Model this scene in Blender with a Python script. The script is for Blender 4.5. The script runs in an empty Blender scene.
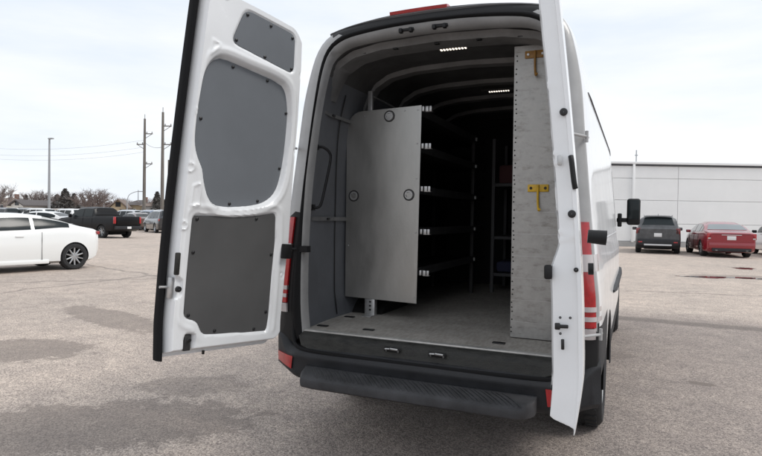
import bpy, bmesh, math, random
import numpy as np
from mathutils import Vector, Matrix
rnd = random.Random(7)
scene = bpy.context.scene
C = scene.collection
R = math.radians

# ---------------------------------------------------------------- materials
def mat(name, col, rough=.5, metal=0., var=.0, vscale=4., bump=0., bscale=60., coat=0., spec=None, emit=None, estr=0., stretch=None, rvar=0.):
    m = bpy.data.materials.new(name); m.use_nodes = True
    nt = m.node_tree; b = nt.nodes['Principled BSDF']
    b.inputs['Base Color'].default_value = (*col, 1)
    b.inputs['Roughness'].default_value = rough
    b.inputs['Metallic'].default_value = metal
    if coat: b.inputs['Coat Weight'].default_value = coat; b.inputs['Coat Roughness'].default_value = .06
    if spec is not None: b.inputs['Specular IOR Level'].default_value = spec
    if emit: b.inputs['Emission Color'].default_value = (*emit, 1); b.inputs['Emission Strength'].default_value = estr
    if var or bump or rvar:
        tc = nt.nodes.new('ShaderNodeTexCoord'); mp = nt.nodes.new('ShaderNodeMapping')
        nt.links.new(tc.outputs['Object'], mp.inputs[0])
        if stretch: mp.inputs['Scale'].default_value = stretch
    if var or rvar:
        n = nt.nodes.new('ShaderNodeTexNoise'); n.inputs['Scale'].default_value = vscale; n.inputs['Detail'].default_value = 7
        n.inputs['Roughness'].default_value = .62
        nt.links.new(mp.outputs[0], n.inputs[0])
    if var:
        r = nt.nodes.new('ShaderNodeMapRange'); r.inputs['From Min'].default_value = .3; r.inputs['From Max'].default_value = .7
        r.inputs['To Min'].default_value = 1 - var; r.inputs['To Max'].default_value = 1 + var
        nt.links.new(n.outputs['Fac'], r.inputs['Value'])
        mx = nt.nodes.new('ShaderNodeVectorMath'); mx.operation = 'SCALE'; mx.inputs[0].default_value = col
        nt.links.new(r.outputs[0], mx.inputs['Scale']); nt.links.new(mx.outputs[0], b.inputs['Base Color'])
    if rvar:
        r2 = nt.nodes.new('ShaderNodeMapRange'); r2.inputs['From Min'].default_value = .3; r2.inputs['From Max'].default_value = .7
        r2.inputs['To Min'].default_value = max(0, rough - rvar); r2.inputs['To Max'].default_value = min(1, rough + rvar)
        nt.links.new(n.outputs['Fac'], r2.inputs['Value']); nt.links.new(r2.outputs[0], b.inputs['Roughness'])
    if bump:
        n2 = nt.nodes.new('ShaderNodeTexNoise'); n2.inputs['Scale'].default_value = bscale; n2.inputs['Detail'].default_value = 4
        nt.links.new(mp.outputs[0], n2.inputs[0])
        bp = nt.nodes.new('ShaderNodeBump'); bp.inputs['Strength'].default_value = bump; bp.inputs['Distance'].default_value = .01
        nt.links.new(n2.outputs['Fac'], bp.inputs['Height']); nt.links.new(bp.outputs[0], b.inputs['Normal'])
    return m

M = dict(
 white=mat('van_white_paint', (.80, .815, .83), .25, var=.05, rvar=.03, vscale=3, coat=.5),
 jambd=mat('jamb_top_shaded', (.26, .26, .26), .5, var=.15, vscale=6),  # white jamb paint, header shade put into the colour
 jambw=mat('door_jamb_shaded', (.31, .31, .31), .42, var=.15, vscale=7),  # white paint greyed, shade of the opening painted in
 jamb=mat('jamb_white_shaded', (.36, .36, .36), .42, var=.12, vscale=5, coat=.2),  # white paint lowered to grey for the shaded rear frame
 plastic=mat('bumper_plastic', (.022, .023, .026), .58, spec=.35, var=.35, vscale=5, bump=.25, bscale=350, rvar=.1),
 step=mat('step_plastic', (.042, .043, .047), .6, spec=.4, var=.35, vscale=9, bump=.3, bscale=300),
 sill=mat('sill_scuffed_plastic', (.020, .020, .018), .5, spec=.4, var=.8, vscale=16, bump=.4, bscale=90, stretch=(1, 3, 3), rvar=.2),
 rubber=mat('black_rubber', (.006, .006, .007), .7, spec=.2),
 seal=mat('seal_rubber', (.006, .006, .007), .6, spec=.2),
 black=mat('black_plastic', (.010, .010, .011), .5, spec=.3),
 pin=mat('pin_plastic', (.008, .008, .009), .4),
 greyp=mat('grey_blue_panel', (.155, .168, .184), .55, spec=.35, var=.06, vscale=3, bump=.06, bscale=400),
 greyd=mat('dark_grey_panel', (.085, .085, .086), .6, spec=.3, var=.10, vscale=3, bump=.06, bscale=400),
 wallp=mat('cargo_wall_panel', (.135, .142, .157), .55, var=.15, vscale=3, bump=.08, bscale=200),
 darkwall=mat('wall_panel_shaded', (.020, .021, .024), .7, var=.2, vscale=4),  # wall panel darkened, gloom of the hold put into the colour
 ceil=mat('ceiling_liner', (.085, .085, .085), .75, var=.25, vscale=6, bump=.1, bscale=80),
 rib=mat('ceiling_rib_paint', (.20, .20, .20), .6, var=.2, vscale=6),
 ribf=mat('header_paint', (.17, .17, .17), .55, var=.25, vscale=6),
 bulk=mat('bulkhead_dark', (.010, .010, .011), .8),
 shelf=mat('dark_and_shaded_steel', (.035, .035, .036), .6, var=.3, vscale=8),  # shelves near black, hold's gloom painted in; dark fittings share it
 cloth=mat('dark_red_cloth', (.12, .05, .052), .9),
 bluec=mat('dark_blue_cloth', (.05, .055, .11), .9),
 alu=mat('brushed_aluminium', (.42, .415, .40), .36, metal=.85, var=.2, vscale=3.5, bump=.05, bscale=120, stretch=(1, 1, .35), rvar=.1),
 galv=mat('galvanised_bracket', (.50, .50, .50), .38, metal=.7, var=.15, vscale=20),
 corner=mat('bumper_plastic_lit', (.060, .062, .066), .55, var=.15, vscale=5),  # lighter copy of the bumper plastic, skylight put into the colour
 rackm=mat('rack_grey_paint', (.09, .09, .095), .6),
 vanglass=mat('cab_side_glass', (.02, .024, .026), .02, spec=.6),
 lip=mat('roof_edge_grey', (.11, .11, .115), .5),
 yellow=mat('yellow_paint', (.62, .38, .02), .45, var=.2, vscale=20),
 amber=mat('worn_brown_yellow_paint', (.30, .15, .03), .5, var=.3, vscale=25),
 sillmetal=mat('floor_edge_strip', (.50, .49, .47), .4, metal=.4, var=.25, vscale=12),
 lampred=mat('red_lens', (.36, .006, .010), .12, var=.25, vscale=30, coat=.6),
 lampwhite=mat('clear_lens', (.50, .46, .46), .12, coat=.6),
 lampdark=mat('dark_red_lens', (.16, .006, .008), .15, coat=.6),
 led=mat('led_strip_lit', (1, .9, .8), .4, emit=(1, .90, .78), estr=1.1),
 tyre=mat('tyre_rubber', (.020, .020, .021), .8, var=.3, vscale=20, bump=.3, bscale=120),
 rim=mat('alloy_rim', (.45, .46, .47), .3, metal=.8),
 rimd=mat('dark_alloy_rim', (.04, .04, .045), .35, metal=.5),
 glass=mat('tinted_car_glass', (.020, .026, .028), .10, spec=.22),
 glassb=mat('pale_car_glass', (.10, .13, .14), .05, coat=1., spec=.8),
 mirror=mat('mirror_glass', (.7, .7, .7), .02, metal=1),
 chrome=mat('chrome_trim', (.6, .6, .6), .12, metal=1),
 arch=mat('wheel_well_black', (.008, .008, .008), .9),
 pwhite=mat('pearl_white_paint', (.80, .81, .80), .16, coat=1.),
 pblack=mat('black_car_paint', (.004, .004, .005), .3, spec=.25),
 pgrey=mat('dusty_grey_paint', (.060, .062, .066), .35, coat=.5, var=.4, vscale=4),
 pred=mat('red_car_paint', (.25, .004, .014), .2, coat=1.),
 plate=mat('plate_white', (.7, .7, .7), .4),
 wood=mat('weathered_pole_wood', (.16, .145, .13), .9, var=.3, vscale=4, stretch=(4, 4, .3)),
 steelp=mat('galvanised_pole', (.32, .33, .34), .5, metal=.2),
 wire=mat('wire_black', (.10, .10, .11), .6),
 bark=mat('bare_bark', (.13, .105, .095), .9, var=.3, vscale=3),
 twig=mat('reddish_twigs', (.19, .155, .145), .95),
 ever=mat('evergreen_needles', (.105, .10, .095), .9, var=.35, vscale=2),
 hedge=mat('bare_reddish_hedge', (.17, .115, .105), .95, var=.3, vscale=2),
 wcream=mat('cream_siding', (.62, .58, .48), .8, var=.1, vscale=2),
 wtan=mat('tan_siding', (.50, .41, .28), .8, var=.1, vscale=2),
 wgrey=mat('grey_siding', (.38, .38, .38), .8, var=.1, vscale=2),
 wwhite=mat('white_siding', (.68, .67, .63), .8, var=.1, vscale=2),
 wbrick=mat('brown_brick', (.24, .14, .11), .9, var=.2, vscale=6),
 roofd=mat('dark_shingles', (.11, .10, .10), .9, var=.25, vscale=6),
 roofb=mat('brown_shingles', (.19, .15, .13), .9, var=.25, vscale=6),
 wnd=mat('house_window', (.04, .045, .05), .1),
 clad=mat('white_metal_cladding', (.80, .81, .81), .5, var=.03, vscale=.8),
 cladt=mat('cladding_trim', (.55, .56, .57), .5),
 darkt=mat('dark_trim', (.05, .05, .055), .6),
 concbase=mat('concrete_base', (.33, .33, .33), .8, var=.1, vscale=3),
 orange=mat('orange_plastic', (.55, .20, .03), .5),
)

# ---------------------------------------------------------------- object helpers
def link(name, me, parent=None, loc=None):
    o = bpy.data.objects.new(name, me); C.objects.link(o)
    if parent is not None: o.parent = parent
    if loc is not None: o.location = loc
    return o
def tag(o, label=None, cat=None, group=None, kind=None):
    if label: o['label'] = label
    if cat: o['category'] = cat
    if group: o['group'] = group
    if kind: o['kind'] = kind
    return o
def thing(name, label, cat, loc=(0, 0, 0), rz=0., group=None):
    o = bpy.data.objects.new(name, None); C.objects.link(o)
    o.location = loc; o.rotation_euler = (0, 0, rz); o.empty_display_size = .2
    return tag(o, label, cat, group)

class MB:
    """collects geometry in the coordinates of the thing it belongs to"""
    def __init__(s): s.v = []; s.f = []; s.mi = []
    def add(s, vs, fs, mi=0):
        n = len(s.v); s.v += [tuple(map(float, v)) for v in vs]; s.f += [tuple(i + n for i in f) for f in fs]
        s.mi += [mi] * len(fs); return s
    def box(s, c, d, mi=0, rot=None, taper=None):
        vs = []
        for z in (-.5, .5):
            for x, y in ((-.5, -.5), (.5, -.5), (.5, .5), (-.5, .5)):
                k = 1 if (taper is None or z < 0) else taper
                p = Vector((x * d[0] * k, y * d[1] * k, z * d[2]))
                if rot is not None: p = rot @ p
                vs.append(p + Vector(c))
        return s.add(vs, [(3, 2, 1, 0), (4, 5, 6, 7), (0, 1, 5, 4), (1, 2, 6, 5), (2, 3, 7, 6), (3, 0, 4, 7)], mi)
    def tube(s, pts, r, n=8, mi=0, caps=True):
        pts = [Vector(p) for p in pts]; rs = r if hasattr(r, '__len__') else [r] * len(pts)
        vs = []; up = None
        for i, p in enumerate(pts):
            t = (pts[min(i + 1, len(pts) - 1)] - pts[max(i - 1, 0)]).normalized()
            if up is None: up = t.orthogonal().normalized()
            a = (up - t * up.dot(t))
            a = a.normalized() if a.length > 1e-6 else t.orthogonal().normalized()
            up = a; b = t.cross(a)
            for k in range(n):
                w = 2 * math.pi * k / n
                vs.append(p + (a * math.cos(w) + b * math.sin(w)) * rs[i])
        fs = [(i * n + k, i * n + (k + 1) % n, (i + 1) * n + (k + 1) % n, (i + 1) * n + k) for i in range(len(pts) - 1) for k in range(n)]
        if caps: fs += [tuple(range(n))[::-1], tuple((len(pts) - 1) * n + k for k in range(n))]
        return s.add(vs, fs, mi)
    def lathe(s, prof, c, axis='x', n=32, mi=0):
        """prof: (along axis, radius)"""
        vs = []
        for a, r in prof:
            for k in range(n):
                w = 2 * math.pi * k / n; u, v = r * math.cos(w), r * math.sin(w)
                p = (a, u, v) if axis == 'x' else (u, a, v) if axis == 'y' else (u, v, a)
                vs.append((p[0] + c[0], p[1] + c[1], p[2] + c[2]))
        fs = [(i * n + k, (i + 1) * n + k, (i + 1) * n + (k + 1) % n, i * n + (k + 1) % n) for i in range(len(prof) - 1) for k in range(n)]
        return s.add(vs, fs, mi)
    def grid(s, P, mi=0, cyc=False, flip=False):
        """P[i][j] points"""
        P = np.asarray(P, float); a, b = P.shape[:2]
        fs = []
        for i in range(a - 1):
            for j in range(b - (0 if cyc else 1)):
                q = (i * b + j, i * b + (j + 1) % b, (i + 1) * b + (j + 1) % b, (i + 1) * b + j)
                fs.append(q[::-1] if flip else q)
        return s.add(P.reshape(-1, 3), fs, mi)
    def xf(s, fn): s.v = [tuple(fn(Vector(v))) for v in s.v]; return s
    def build(s, name, mats, parent=None, smooth=False, bevel=0., seg=2, ang=35, world=None, recalc=True):
        me = bpy.data.meshes.new(name); me.from_pydata(s.v, [], s.f)
        mats = mats if isinstance(mats, (list, tuple)) else [mats]
        for m in mats: me.materials.append(m)
        for p, k in zip(me.polygons, s.mi): p.material_index = k
        bm = bmesh.new(); bm.from_mesh(me)
        bmesh.ops.remove_doubles(bm, verts=bm.verts, dist=1e-5)
        if recalc: bmesh.ops.recalc_face_normals(bm, faces=bm.faces)
        if bevel:
            es = [e for e in bm.edges if len(e.link_faces) == 2 and e.calc_face_angle(0) > R(30)]
            bmesh.ops.bevel(bm, geom=es, offset=bevel, segments=seg, affect='EDGES', profile=.5, clamp_overlap=True)
        bm.to_mesh(me); bm.free()
        if smooth or bevel:
            for p in me.polygons: p.use_smooth = True
            me.set_sharp_from_angle(angle=R(ang))
        return link(name, me, parent)

def prism(mb, poly, y0, y1, mi=0, yf=None):
    """poly of (x, z), extruded along y"""
    yf = yf or (lambda x, z: 0.)
    n = len(poly)
    vs = [(x, y0 + yf(x, z), z) for x, z in poly] + [(x, y1 + yf(x, z), z) for x, z in poly]
    fs = [tuple(range(n)), tuple(range(n, 2 * n))[::-1]] + [(i, i + n, (i + 1) % n + n, (i + 1) % n) for i in range(n)]
    return mb.add(vs, fs, mi)
def roundpoly(pts, r, n=5):
    out = []; L = len(pts)
    for i in range(L):
        p0, p1, p2 = Vector(pts[i - 1]), Vector(pts[i]), Vector(pts[(i + 1) % L])
        a = (p0 - p1); b = (p2 - p1); rr = min(r, a.length * .45, b.length * .45)
        a = p1 + a.normalized() * rr; b = p1 + b.normalized() * rr
        for k in range(n + 1):
            t = k / n; q = a.lerp(p1, t).lerp(p1.lerp(b, t), t); out.append((q.x, q.y))
    return out
def catmull(pts, n=6):
    P = [np.array(p, float) for p in pts]; L = len(P); out = []
    for i in range(L):
        p0, p1, p2, p3 = P[i - 1], P[i], P[(i + 1) % L], P[(i + 2) % L]
        for k in range(n):
            t = k / n
            out.append(tuple(.5 * (2 * p1 + (p2 - p0) * t + (2 * p0 - 5 * p1 + 4 * p2 - p3) * t * t + (3 * p1 - p0 - 3 * p2 + p3) * t ** 3)))
    return out
def sdf(px, pz, poly):
    """signed distance (negative inside), arrays"""
    P = np.array(poly); d = np.full(px.shape, 1e9); ins = np.zeros(px.shape, bool)
    for i in range(len(P)):
        a = P[i - 1]; b = P[i]; e = b - a; wx = px - a[0]; wz = pz - a[1]
        t = np.clip((wx * e[0] + wz * e[1]) / (e @ e + 1e-12), 0, 1)
        d = np.minimum(d, np.hypot(wx - e[0] * t, wz - e[1] * t))
        c = (a[1] > pz) != (b[1] > pz)
        with np.errstate(divide='ignore', invalid='ignore'):
            xi = (b[0] - a[0]) * (pz - a[1]) / (b[1] - a[1] + 1e-15) + a[0]
        ins ^= c & (px < xi)
    return np.where(ins, -d, d)
def sstep(x, a, b):
    t = np.clip((x - a) / (b - a), 0, 1); return t * t * (3 - 2 * t)
def resample(pts, n):
    P = np.array(pts, float); d = np.r_[0, np.cumsum(np.linalg.norm(np.diff(P, axis=0), axis=1))]
    t = np.linspace(0, d[-1], n); return np.stack([np.interp(t, d, P[:, k]) for k in range(P.shape[1])], 1)
def smooth_open(pts, n=8):
    P = [np.array(p, float) for p in pts]; P = [2 * P[0] - P[1]] + P + [2 * P[-1] - P[-2]]; out = []
    for i in range(1, len(P) - 2):
        p0, p1, p2, p3 = P[i - 1:i + 3]
        for k in range(n):
            t = k / n; out.append(.5 * (2 * p1 + (p2 - p0) * t + (2 * p0 - 5 * p1 + 4 * p2 - p3) * t * t + (3 * p1 - p0 - 3 * p2 + p3) * t ** 3))
    out.append(P[-2]); return [tuple(p) for p in out]

# ---------------------------------------------------------------- camera
cam = bpy.data.cameras.new('camera'); co = bpy.data.objects.new('camera', cam); C.objects.link(co); scene.camera = co
cam.sensor_fit = 'HORIZONTAL'; cam.sensor_width = 36; cam.lens = 36 * 581.6 / 762; cam.clip_end = 3000; cam.clip_start = .05
ya, pa, ra = R(23.586), R(-1.069), R(.928)
fw = Vector((-math.sin(ya) * math.cos(pa), math.cos(ya) * math.cos(pa), math.sin(pa)))
rt = Vector((math.cos(ya), math.sin(ya), 0)); up = rt.cross(fw)
rt2 = rt * math.cos(ra) + up * math.sin(ra); up2 = up * math.cos(ra) - rt * math.sin(ra)
CAM = Vector((1.145, -3.214, 1.418))
mw = Matrix((rt2, up2, -fw)).transposed().to_4x4(); mw.translation = CAM; co.matrix_world = mw
def ray(x, y): return fw + rt2 * ((x - 381) / 581.6) + up2 * ((228 - y) / 581.6)
def ground(x, y, z=0.):
    r = ray(x, y); t = (z - CAM.z) / r.z; return CAM + r * t
def bearing(x, D, y=220):
    """ground position seen at pixel column x, D metres deep"""
    p = CAM + ray(x, y) * D; return Vector((p.x, p.y, 0.))
def zat(x, y, D): return (CAM + ray(x, y) * D).z
scene.render.resolution_x = 1024; scene.render.resolution_y = 613
scene.view_settings.view_transform = 'Standard'; scene.view_settings.look = 'None'
scene.view_settings.exposure = 0.42; scene.view_settings.gamma = 1; scene.view_settings.use_curve_mapping = False
scene.cycles.max_bounces = 8; scene.cycles.use_denoising = True

# ---------------------------------------------------------------- light
w = bpy.data.worlds.new('World'); scene.world = w; w.use_nodes = True
nt = w.node_tree; bg = nt.nodes['Background']; bg.inputs['Strength'].default_value = .1
sky = nt.nodes.new('ShaderNodeTexSky'); sky.sky_type = 'NISHITA'; sky.sun_disc = False
SUN_EL, SUN_AZ = R(50), R(80)     # azimuth measured from +Y towards +X
sky.sun_elevation = SUN_EL; sky.sun_rotation = SUN_AZ
tc = nt.nodes.new('ShaderNodeTexCoord'); mp = nt.nodes.new('ShaderNodeMapping'); mp.inputs['Scale'].default_value = (1, 1, 5.)
nt.links.new(tc.outputs['Generated'], mp.inputs[0])
n1 = nt.nodes.new('ShaderNodeTexNoise'); n1.inputs['Scale'].default_value = 1.6; n1.inputs['Detail'].default_value = 6; n1.inputs['Roughness'].default_value = .55
nt.links.new(mp.outputs[0], n1.inputs[0])
cr = nt.nodes.new('ShaderNodeValToRGB'); cr.color_ramp.elements[0].position = .28; cr.color_ramp.elements[1].position = .60
cr.color_ramp.elements[0].color = (5.9, 6.6, 7.5, 1); cr.color_ramp.elements[1].color = (7.9, 8.05, 8.3, 1)
nt.links.new(n1.outputs['Fac'], cr.inputs[0])
mx = nt.nodes.new('ShaderNodeMix'); mx.data_type = 'RGBA'; mx.inputs['Factor'].default_value = .93
nt.links.new(sky.outputs[0], mx.inputs['A']); nt.links.new(cr.outputs[0], mx.inputs['B']); nt.links.new(mx.outputs['Result'], bg.inputs[0])
sl = bpy.data.lights.new('sun', 'SUN'); so = bpy.data.objects.new('sun', sl); C.objects.link(so)
sl.energy = 1.35; sl.angle = R(18); sl.color = (1, .96, .9)
sd = Vector((math.sin(SUN_AZ) * math.cos(SUN_EL), math.cos(SUN_AZ) * math.cos(SUN_EL), math.sin(SUN_EL)))
so.rotation_euler = sd.to_track_quat('Z', 'Y').to_euler()

def gz(x, y):
    d = math.hypot(x - CAM.x, y - CAM.y)
    if x > -6: return 0.
    return float(.12 * sstep(d, 42, 95) * sstep(-x, 6, 22))
# ================================================================ VAN
van = thing('cargo_van', 'white high-roof cargo van with both rear doors swung open and an empty shelved hold', 'van')
def yr(z): return .055 * np.maximum(0, np.asarray(z, float) - 1.03) ** 1.5
def arch(half, n=90):
    """half: (x,z) from bottom right side up to centre -> full arch, left bottom to right bottom"""
    h = smooth_open(half, 6); full = [(-x, z) for x, z in h] + [(x, z) for x, z in h[::-1][1:]]
    return resample(full, n)
OUT = [(.965, .50), (.985, .60), (.985, .86), (.980, 1.02), (.952, 1.26), (.925, 1.52), (.908, 1.70), (.886, 1.92), (.868, 2.12), (.848, 2.25), (.82, 2.38), (.79, 2.475), (.74, 2.553), (.66, 2.605), (.55, 2.636), (.33, 2.668), (0, 2.684)]
SO = [(.865, .60), (.884, .87), (.851, 1.26), (.826, 1.52), (.807, 1.71), (.773, 2.10), (.742, 2.36), (.70, 2.49), (.64, 2.552), (.55, 2.588), (.30, 2.615), (0, 2.622)]
SI = [(.800, .645), (.818, .87), (.818, 1.26), (.812, 1.52), (.803, 1.71), (.765, 2.10), (.725, 2.367), (.68, 2.48), (.61, 2.535), (.50, 2.565), (.25, 2.590), (0, 2.597)]
JI = [(.790, .665), (.810, .87), (.812, 1.26), (.806, 1.50), (.794, 1.72), (.758, 2.117), (.714, 2.368), (.67, 2.455), (.57, 2.512), (.40, 2.535), (.2, 2.545), (0, 2.55)]
NA = 120
aO, aSO, aSI, aJI = arch(OUT, NA), arch(SO, NA), arch(SI, NA), arch(JI, NA)
def ring(a, off, grow=0., yb=True):
    r = np.zeros((len(a), 3)); r[:, 0] = a[:, 0] * (1 + grow); r[:, 2] = a[:, 1] + grow * .5 * (a[:, 1] > 2.3)
    r[:, 1] = (yr(a[:, 1]) if yb else 0) + off; return r
# side body with a cab that narrows and a raked windscreen
YL = 5.75
def topz(Y): return float(np.interp(Y, [0, 3.9, 4.25, 4.5, 5.22, 5.30, 5.62, 5.75], [3, 3, 2.66, 2.50, 1.36, 1.25, 1.08, .85]))
def cabw(Y): return float(np.interp(Y, [0, 3.6, 4.6, 5.1, 5.5, 5.75], [1., 1., .975, .95, .87, .70]))
sts = [.30, .5, .8, 1.0, 1.2, 1.45, 1.8, 2.3, 2.8, 3.3, 3.7, 4.0, 4.2, 4.4, 4.55, 4.7, 4.85, 5.0, 5.15, 5.25, 5.35, 5.5, 5.62, 5.70, 5.75]
rings = [ring(aO, .045), ring(aO, .075, .006), ring(aO, .12, .010)]
for Y in sts:
    T = topz(Y); r = ring(aO, Y, .012, False); k = cabw(Y)
    r[:, 0] *= k
    for q in r:
        # belt crease along the side
        q[0] *= 1 + .010 * math.exp(-((q[2] - 1.12) / .07) ** 2)
        if q[2] > T:
            e = q[2] - T; q[2] = T + .02 * math.cos(min(1, abs(q[0])) * 1.5)
    rings.append(r)
mb = MB(); mb.grid(rings)
last = rings[-1]; n = len(last); cidx = len(mb.v); mb.v.append((0, YL, .7)); 
for j in range(n - 1):
    mb.f.append(((len(rings) - 1) * n + j, (len(rings) - 1) * n + j + 1, cidx)); mb.mi.append(0)
# cut wheel openings and glass out of the side faces: split by position
RW = [(1.10, .358), (4.865, .352)]
body = mb.build('body', [M['white'], M['plastic'], M['arch']], van, smooth=True, ang=40)
bm = bmesh.new(); bm.from_mesh(body.data)
for z in (.60, .86):
    bmesh.ops.bisect_plane(bm, geom=bm.verts[:] + bm.edges[:] + bm.faces[:], plane_co=(0, 0, z), plane_no=(0, 0, 1))
for (yc, zc) in RW:
    for k in range(26):
        a = math.pi * (k + .5) / 26
        # tangent planes that trace the arch, limited to nearby faces
        nrm = Vector((0, math.cos(a), math.sin(a))); pco = Vector((0, yc, zc)) + nrm * .445
        fs = [f for f in bm.faces if abs(f.calc_center_median().x) > .5 and abs(f.calc_center_median().y - yc) < .75 and f.calc_center_median().z < 1.1]
        es = {e for f in fs for e in f.edges}; vs = {v for f in fs for v in f.verts}
        bmesh.ops.bisect_plane(bm, geom=list(vs) + list(es) + fs, plane_co=pco, plane_no=nrm)
dele = []
for f in bm.faces:
    c = f.calc_center_median()
    for (yc, zc) in RW:
        if abs(c.x) > .5 and math.hypot(c.y - yc, c.z - zc) < .446 or (abs(c.x) > .5 and abs(c.y - yc) < .44 and c.z < zc): dele.append(f); break
    else:
        if c.z < .60 and c.y < 5.2: f.material_index = 1
        if c.z < .86 and c.y < .72: f.material_index = 1
bmesh.ops.delete(bm, geom=dele, context='FACES')
bm.to_mesh(body.data); bm.free()
for p in body.data.polygons: p.use_smooth = True
body.data.set_sharp_from_angle(angle=R(40))
# arch liners and plastic flares
for s in (-1, 1):
    for (yc, zc) in RW:
        mb = MB(); n = 30
        xo = (.985 if yc < 3 else .955)
        rowi = []
        for x, rr in ((xo + .002, .415), (xo + .010, .422), (xo + .012, .452), (xo + .002, .475)):
            rowi.append([(s * x, yc + rr * math.cos(a), zc + rr * math.sin(a)) for a in np.linspace(-.05, math.pi + .05, n)])
        mb.grid(rowi); mb.build('arch_flare', M['plastic'], van, smooth=True, ang=50)
        mb = MB(); mb.grid([[(s * x, yc + .43 * math.cos(a), zc + .43 * math.sin(a)) for a in np.linspace(0, math.pi, n)] for x in (xo + .002, .60)])
        mb.grid([[(s * .6, yc + rr * math.cos(a), zc + rr * math.sin(a)) for a in np.linspace(0, math.pi, n)] for rr in (.43, .0)])
        mb.build('wheel_well', M['arch'], van)
# grey skirt sections below the body between wheels
for s in (-1, 1):
    mb = MB(); mb.box((s * .955, 3.03, .47), (.05, 2.75, .20)); mb.build('side_skirt', M['plastic'], van, bevel=.02)
mb = MB(); mb.box((0, 2.9, .46), (1.5, 4.9, .16)); mb.box((.35, 1.5, .34), (.35, .9, .16)); mb.tube([(-.45, .25, .36), (-.45, 2.2, .34)], .05)
mb.box((0, 1.2, .33), (1.5, .12, .12)); mb.build('underbody', M['arch'], van)

# rear frame: white pillar face, black weather seal, white jamb greyed for shade
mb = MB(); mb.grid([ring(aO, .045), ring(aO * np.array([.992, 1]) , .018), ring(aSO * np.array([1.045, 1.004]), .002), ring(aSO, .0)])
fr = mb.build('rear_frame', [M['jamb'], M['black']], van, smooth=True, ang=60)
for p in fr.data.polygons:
    if (p.center.z < 1.44 and (-.935 < p.center.x < .90 or p.center.x < -.86 and p.center.z < 1.40 or p.center.z < .86)) or p.center.z > 2.575: p.material_index = 1  # header band and lower corners of the frame coloured black
mb = MB(); mb.grid([ring(aSO, .0), ring((aSO * 2 + aSI) / 3, -.014), ring((aSO + aSI * 2) / 3, -.014), ring(aSI, .006)])
mb.build('weather_seal', M['seal'], van, smooth=True, ang=80)
mb = MB(); mb.grid([ring(aSI, .006), ring(aSI * .7 + aJI * .3, .008), ring(aJI, .045), ring(aJI, .09), ring(aJI * np.array([1.03, 1.006]), .10)])
dj = mb.build('door_jamb', [M['jambw'], M['jambd']], van, smooth=True, ang=50)
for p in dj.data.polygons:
    if p.center.z > 2.47: p.material_index = 1  # jamb top takes the darker copy, its shade painted in

# interior shell
II = [(.845, .66), (.875, .87), (.880, 1.26), (.878, 1.50), (.876, 1.72), (.868, 1.95), (.850, 2.117), (.805, 2.30), (.72, 2.44), (.60, 2.51), (.40, 2.545), (.2, 2.555), (0, 2.56)]
aII = arch(II, NA)
YB = 3.35
mb = MB()
iw = [ring(aJI * np.array([1.03, 1.006]), .10)] + [ring(aII, Y, 0, False) for Y in (.42, .8, 1.5, 2.4, YB)]
mb.grid(iw)
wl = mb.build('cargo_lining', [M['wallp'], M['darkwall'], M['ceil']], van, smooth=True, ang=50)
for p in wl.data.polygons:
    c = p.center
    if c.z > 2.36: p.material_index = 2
    elif c.y > 1.35 or c.x > 0: p.material_index = 1  # deep part and right wall get the copy with gloom painted in
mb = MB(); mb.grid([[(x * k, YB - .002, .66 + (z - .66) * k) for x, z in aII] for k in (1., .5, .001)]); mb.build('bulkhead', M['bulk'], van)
# horizontal strips and vertical seam on the left wall, seen beside the shelf panel
def wallx(z): return float(np.interp(z, [p[1] for p in II[:9]], [p[0] for p in II[:9]]))
for z, h in ((1.40, .028), (2.13, .024)):
    mb = MB(); ys = np.linspace(.17, .95, 8)
    xs = [-(wallx(z) - .012 - (.02 if y < .3 else 0)) for y in ys]
    mb.grid([[(x, y, z - h / 2) for x, y in zip(xs, ys)], [(x + .006, y, z - h / 2) for x, y in zip(xs, ys)], [(x + .006, y, z + h / 2) for x, y in zip(xs, ys)], [(x, y, z + h / 2) for x, y in zip(xs, ys)]])
    o = mb.build('wall_rail', M['ribf'], van)
    mb = MB(); mb.box((xs[3] + .012, .43, z), (.012, .03, .014)); mb.build('rail_bolt', M['pin'], o)
mb = MB(); zz = np.linspace(.70, 2.3, 20)
mb.grid([[(-(wallx(z) - .004) , y, z) for z in zz] for y in (.56, .575)]); mb.build('panel_seam', M['black'], van)
# grab handle
hx = -.760
mb = MB(); mb.tube(smooth_open([(hx - .035, .16, 1.875), (hx, .17, 1.875), (hx + .030, .20, 1.845), (hx + .034, .21, 1.79), (hx + .005, .19, 1.60), (hx - .01, .17, 1.50), (hx - .03, .16, 1.475), (hx - .06, .15, 1.475)], 5), .0095, 8)
mb.box((hx - .045, .15, 1.875), (.03, .04, .035)); mb.box((hx - .062, .14, 1.475), (.03, .04, .04))
mb.build('grab_handle', M['black'], van, smooth=True)
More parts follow.
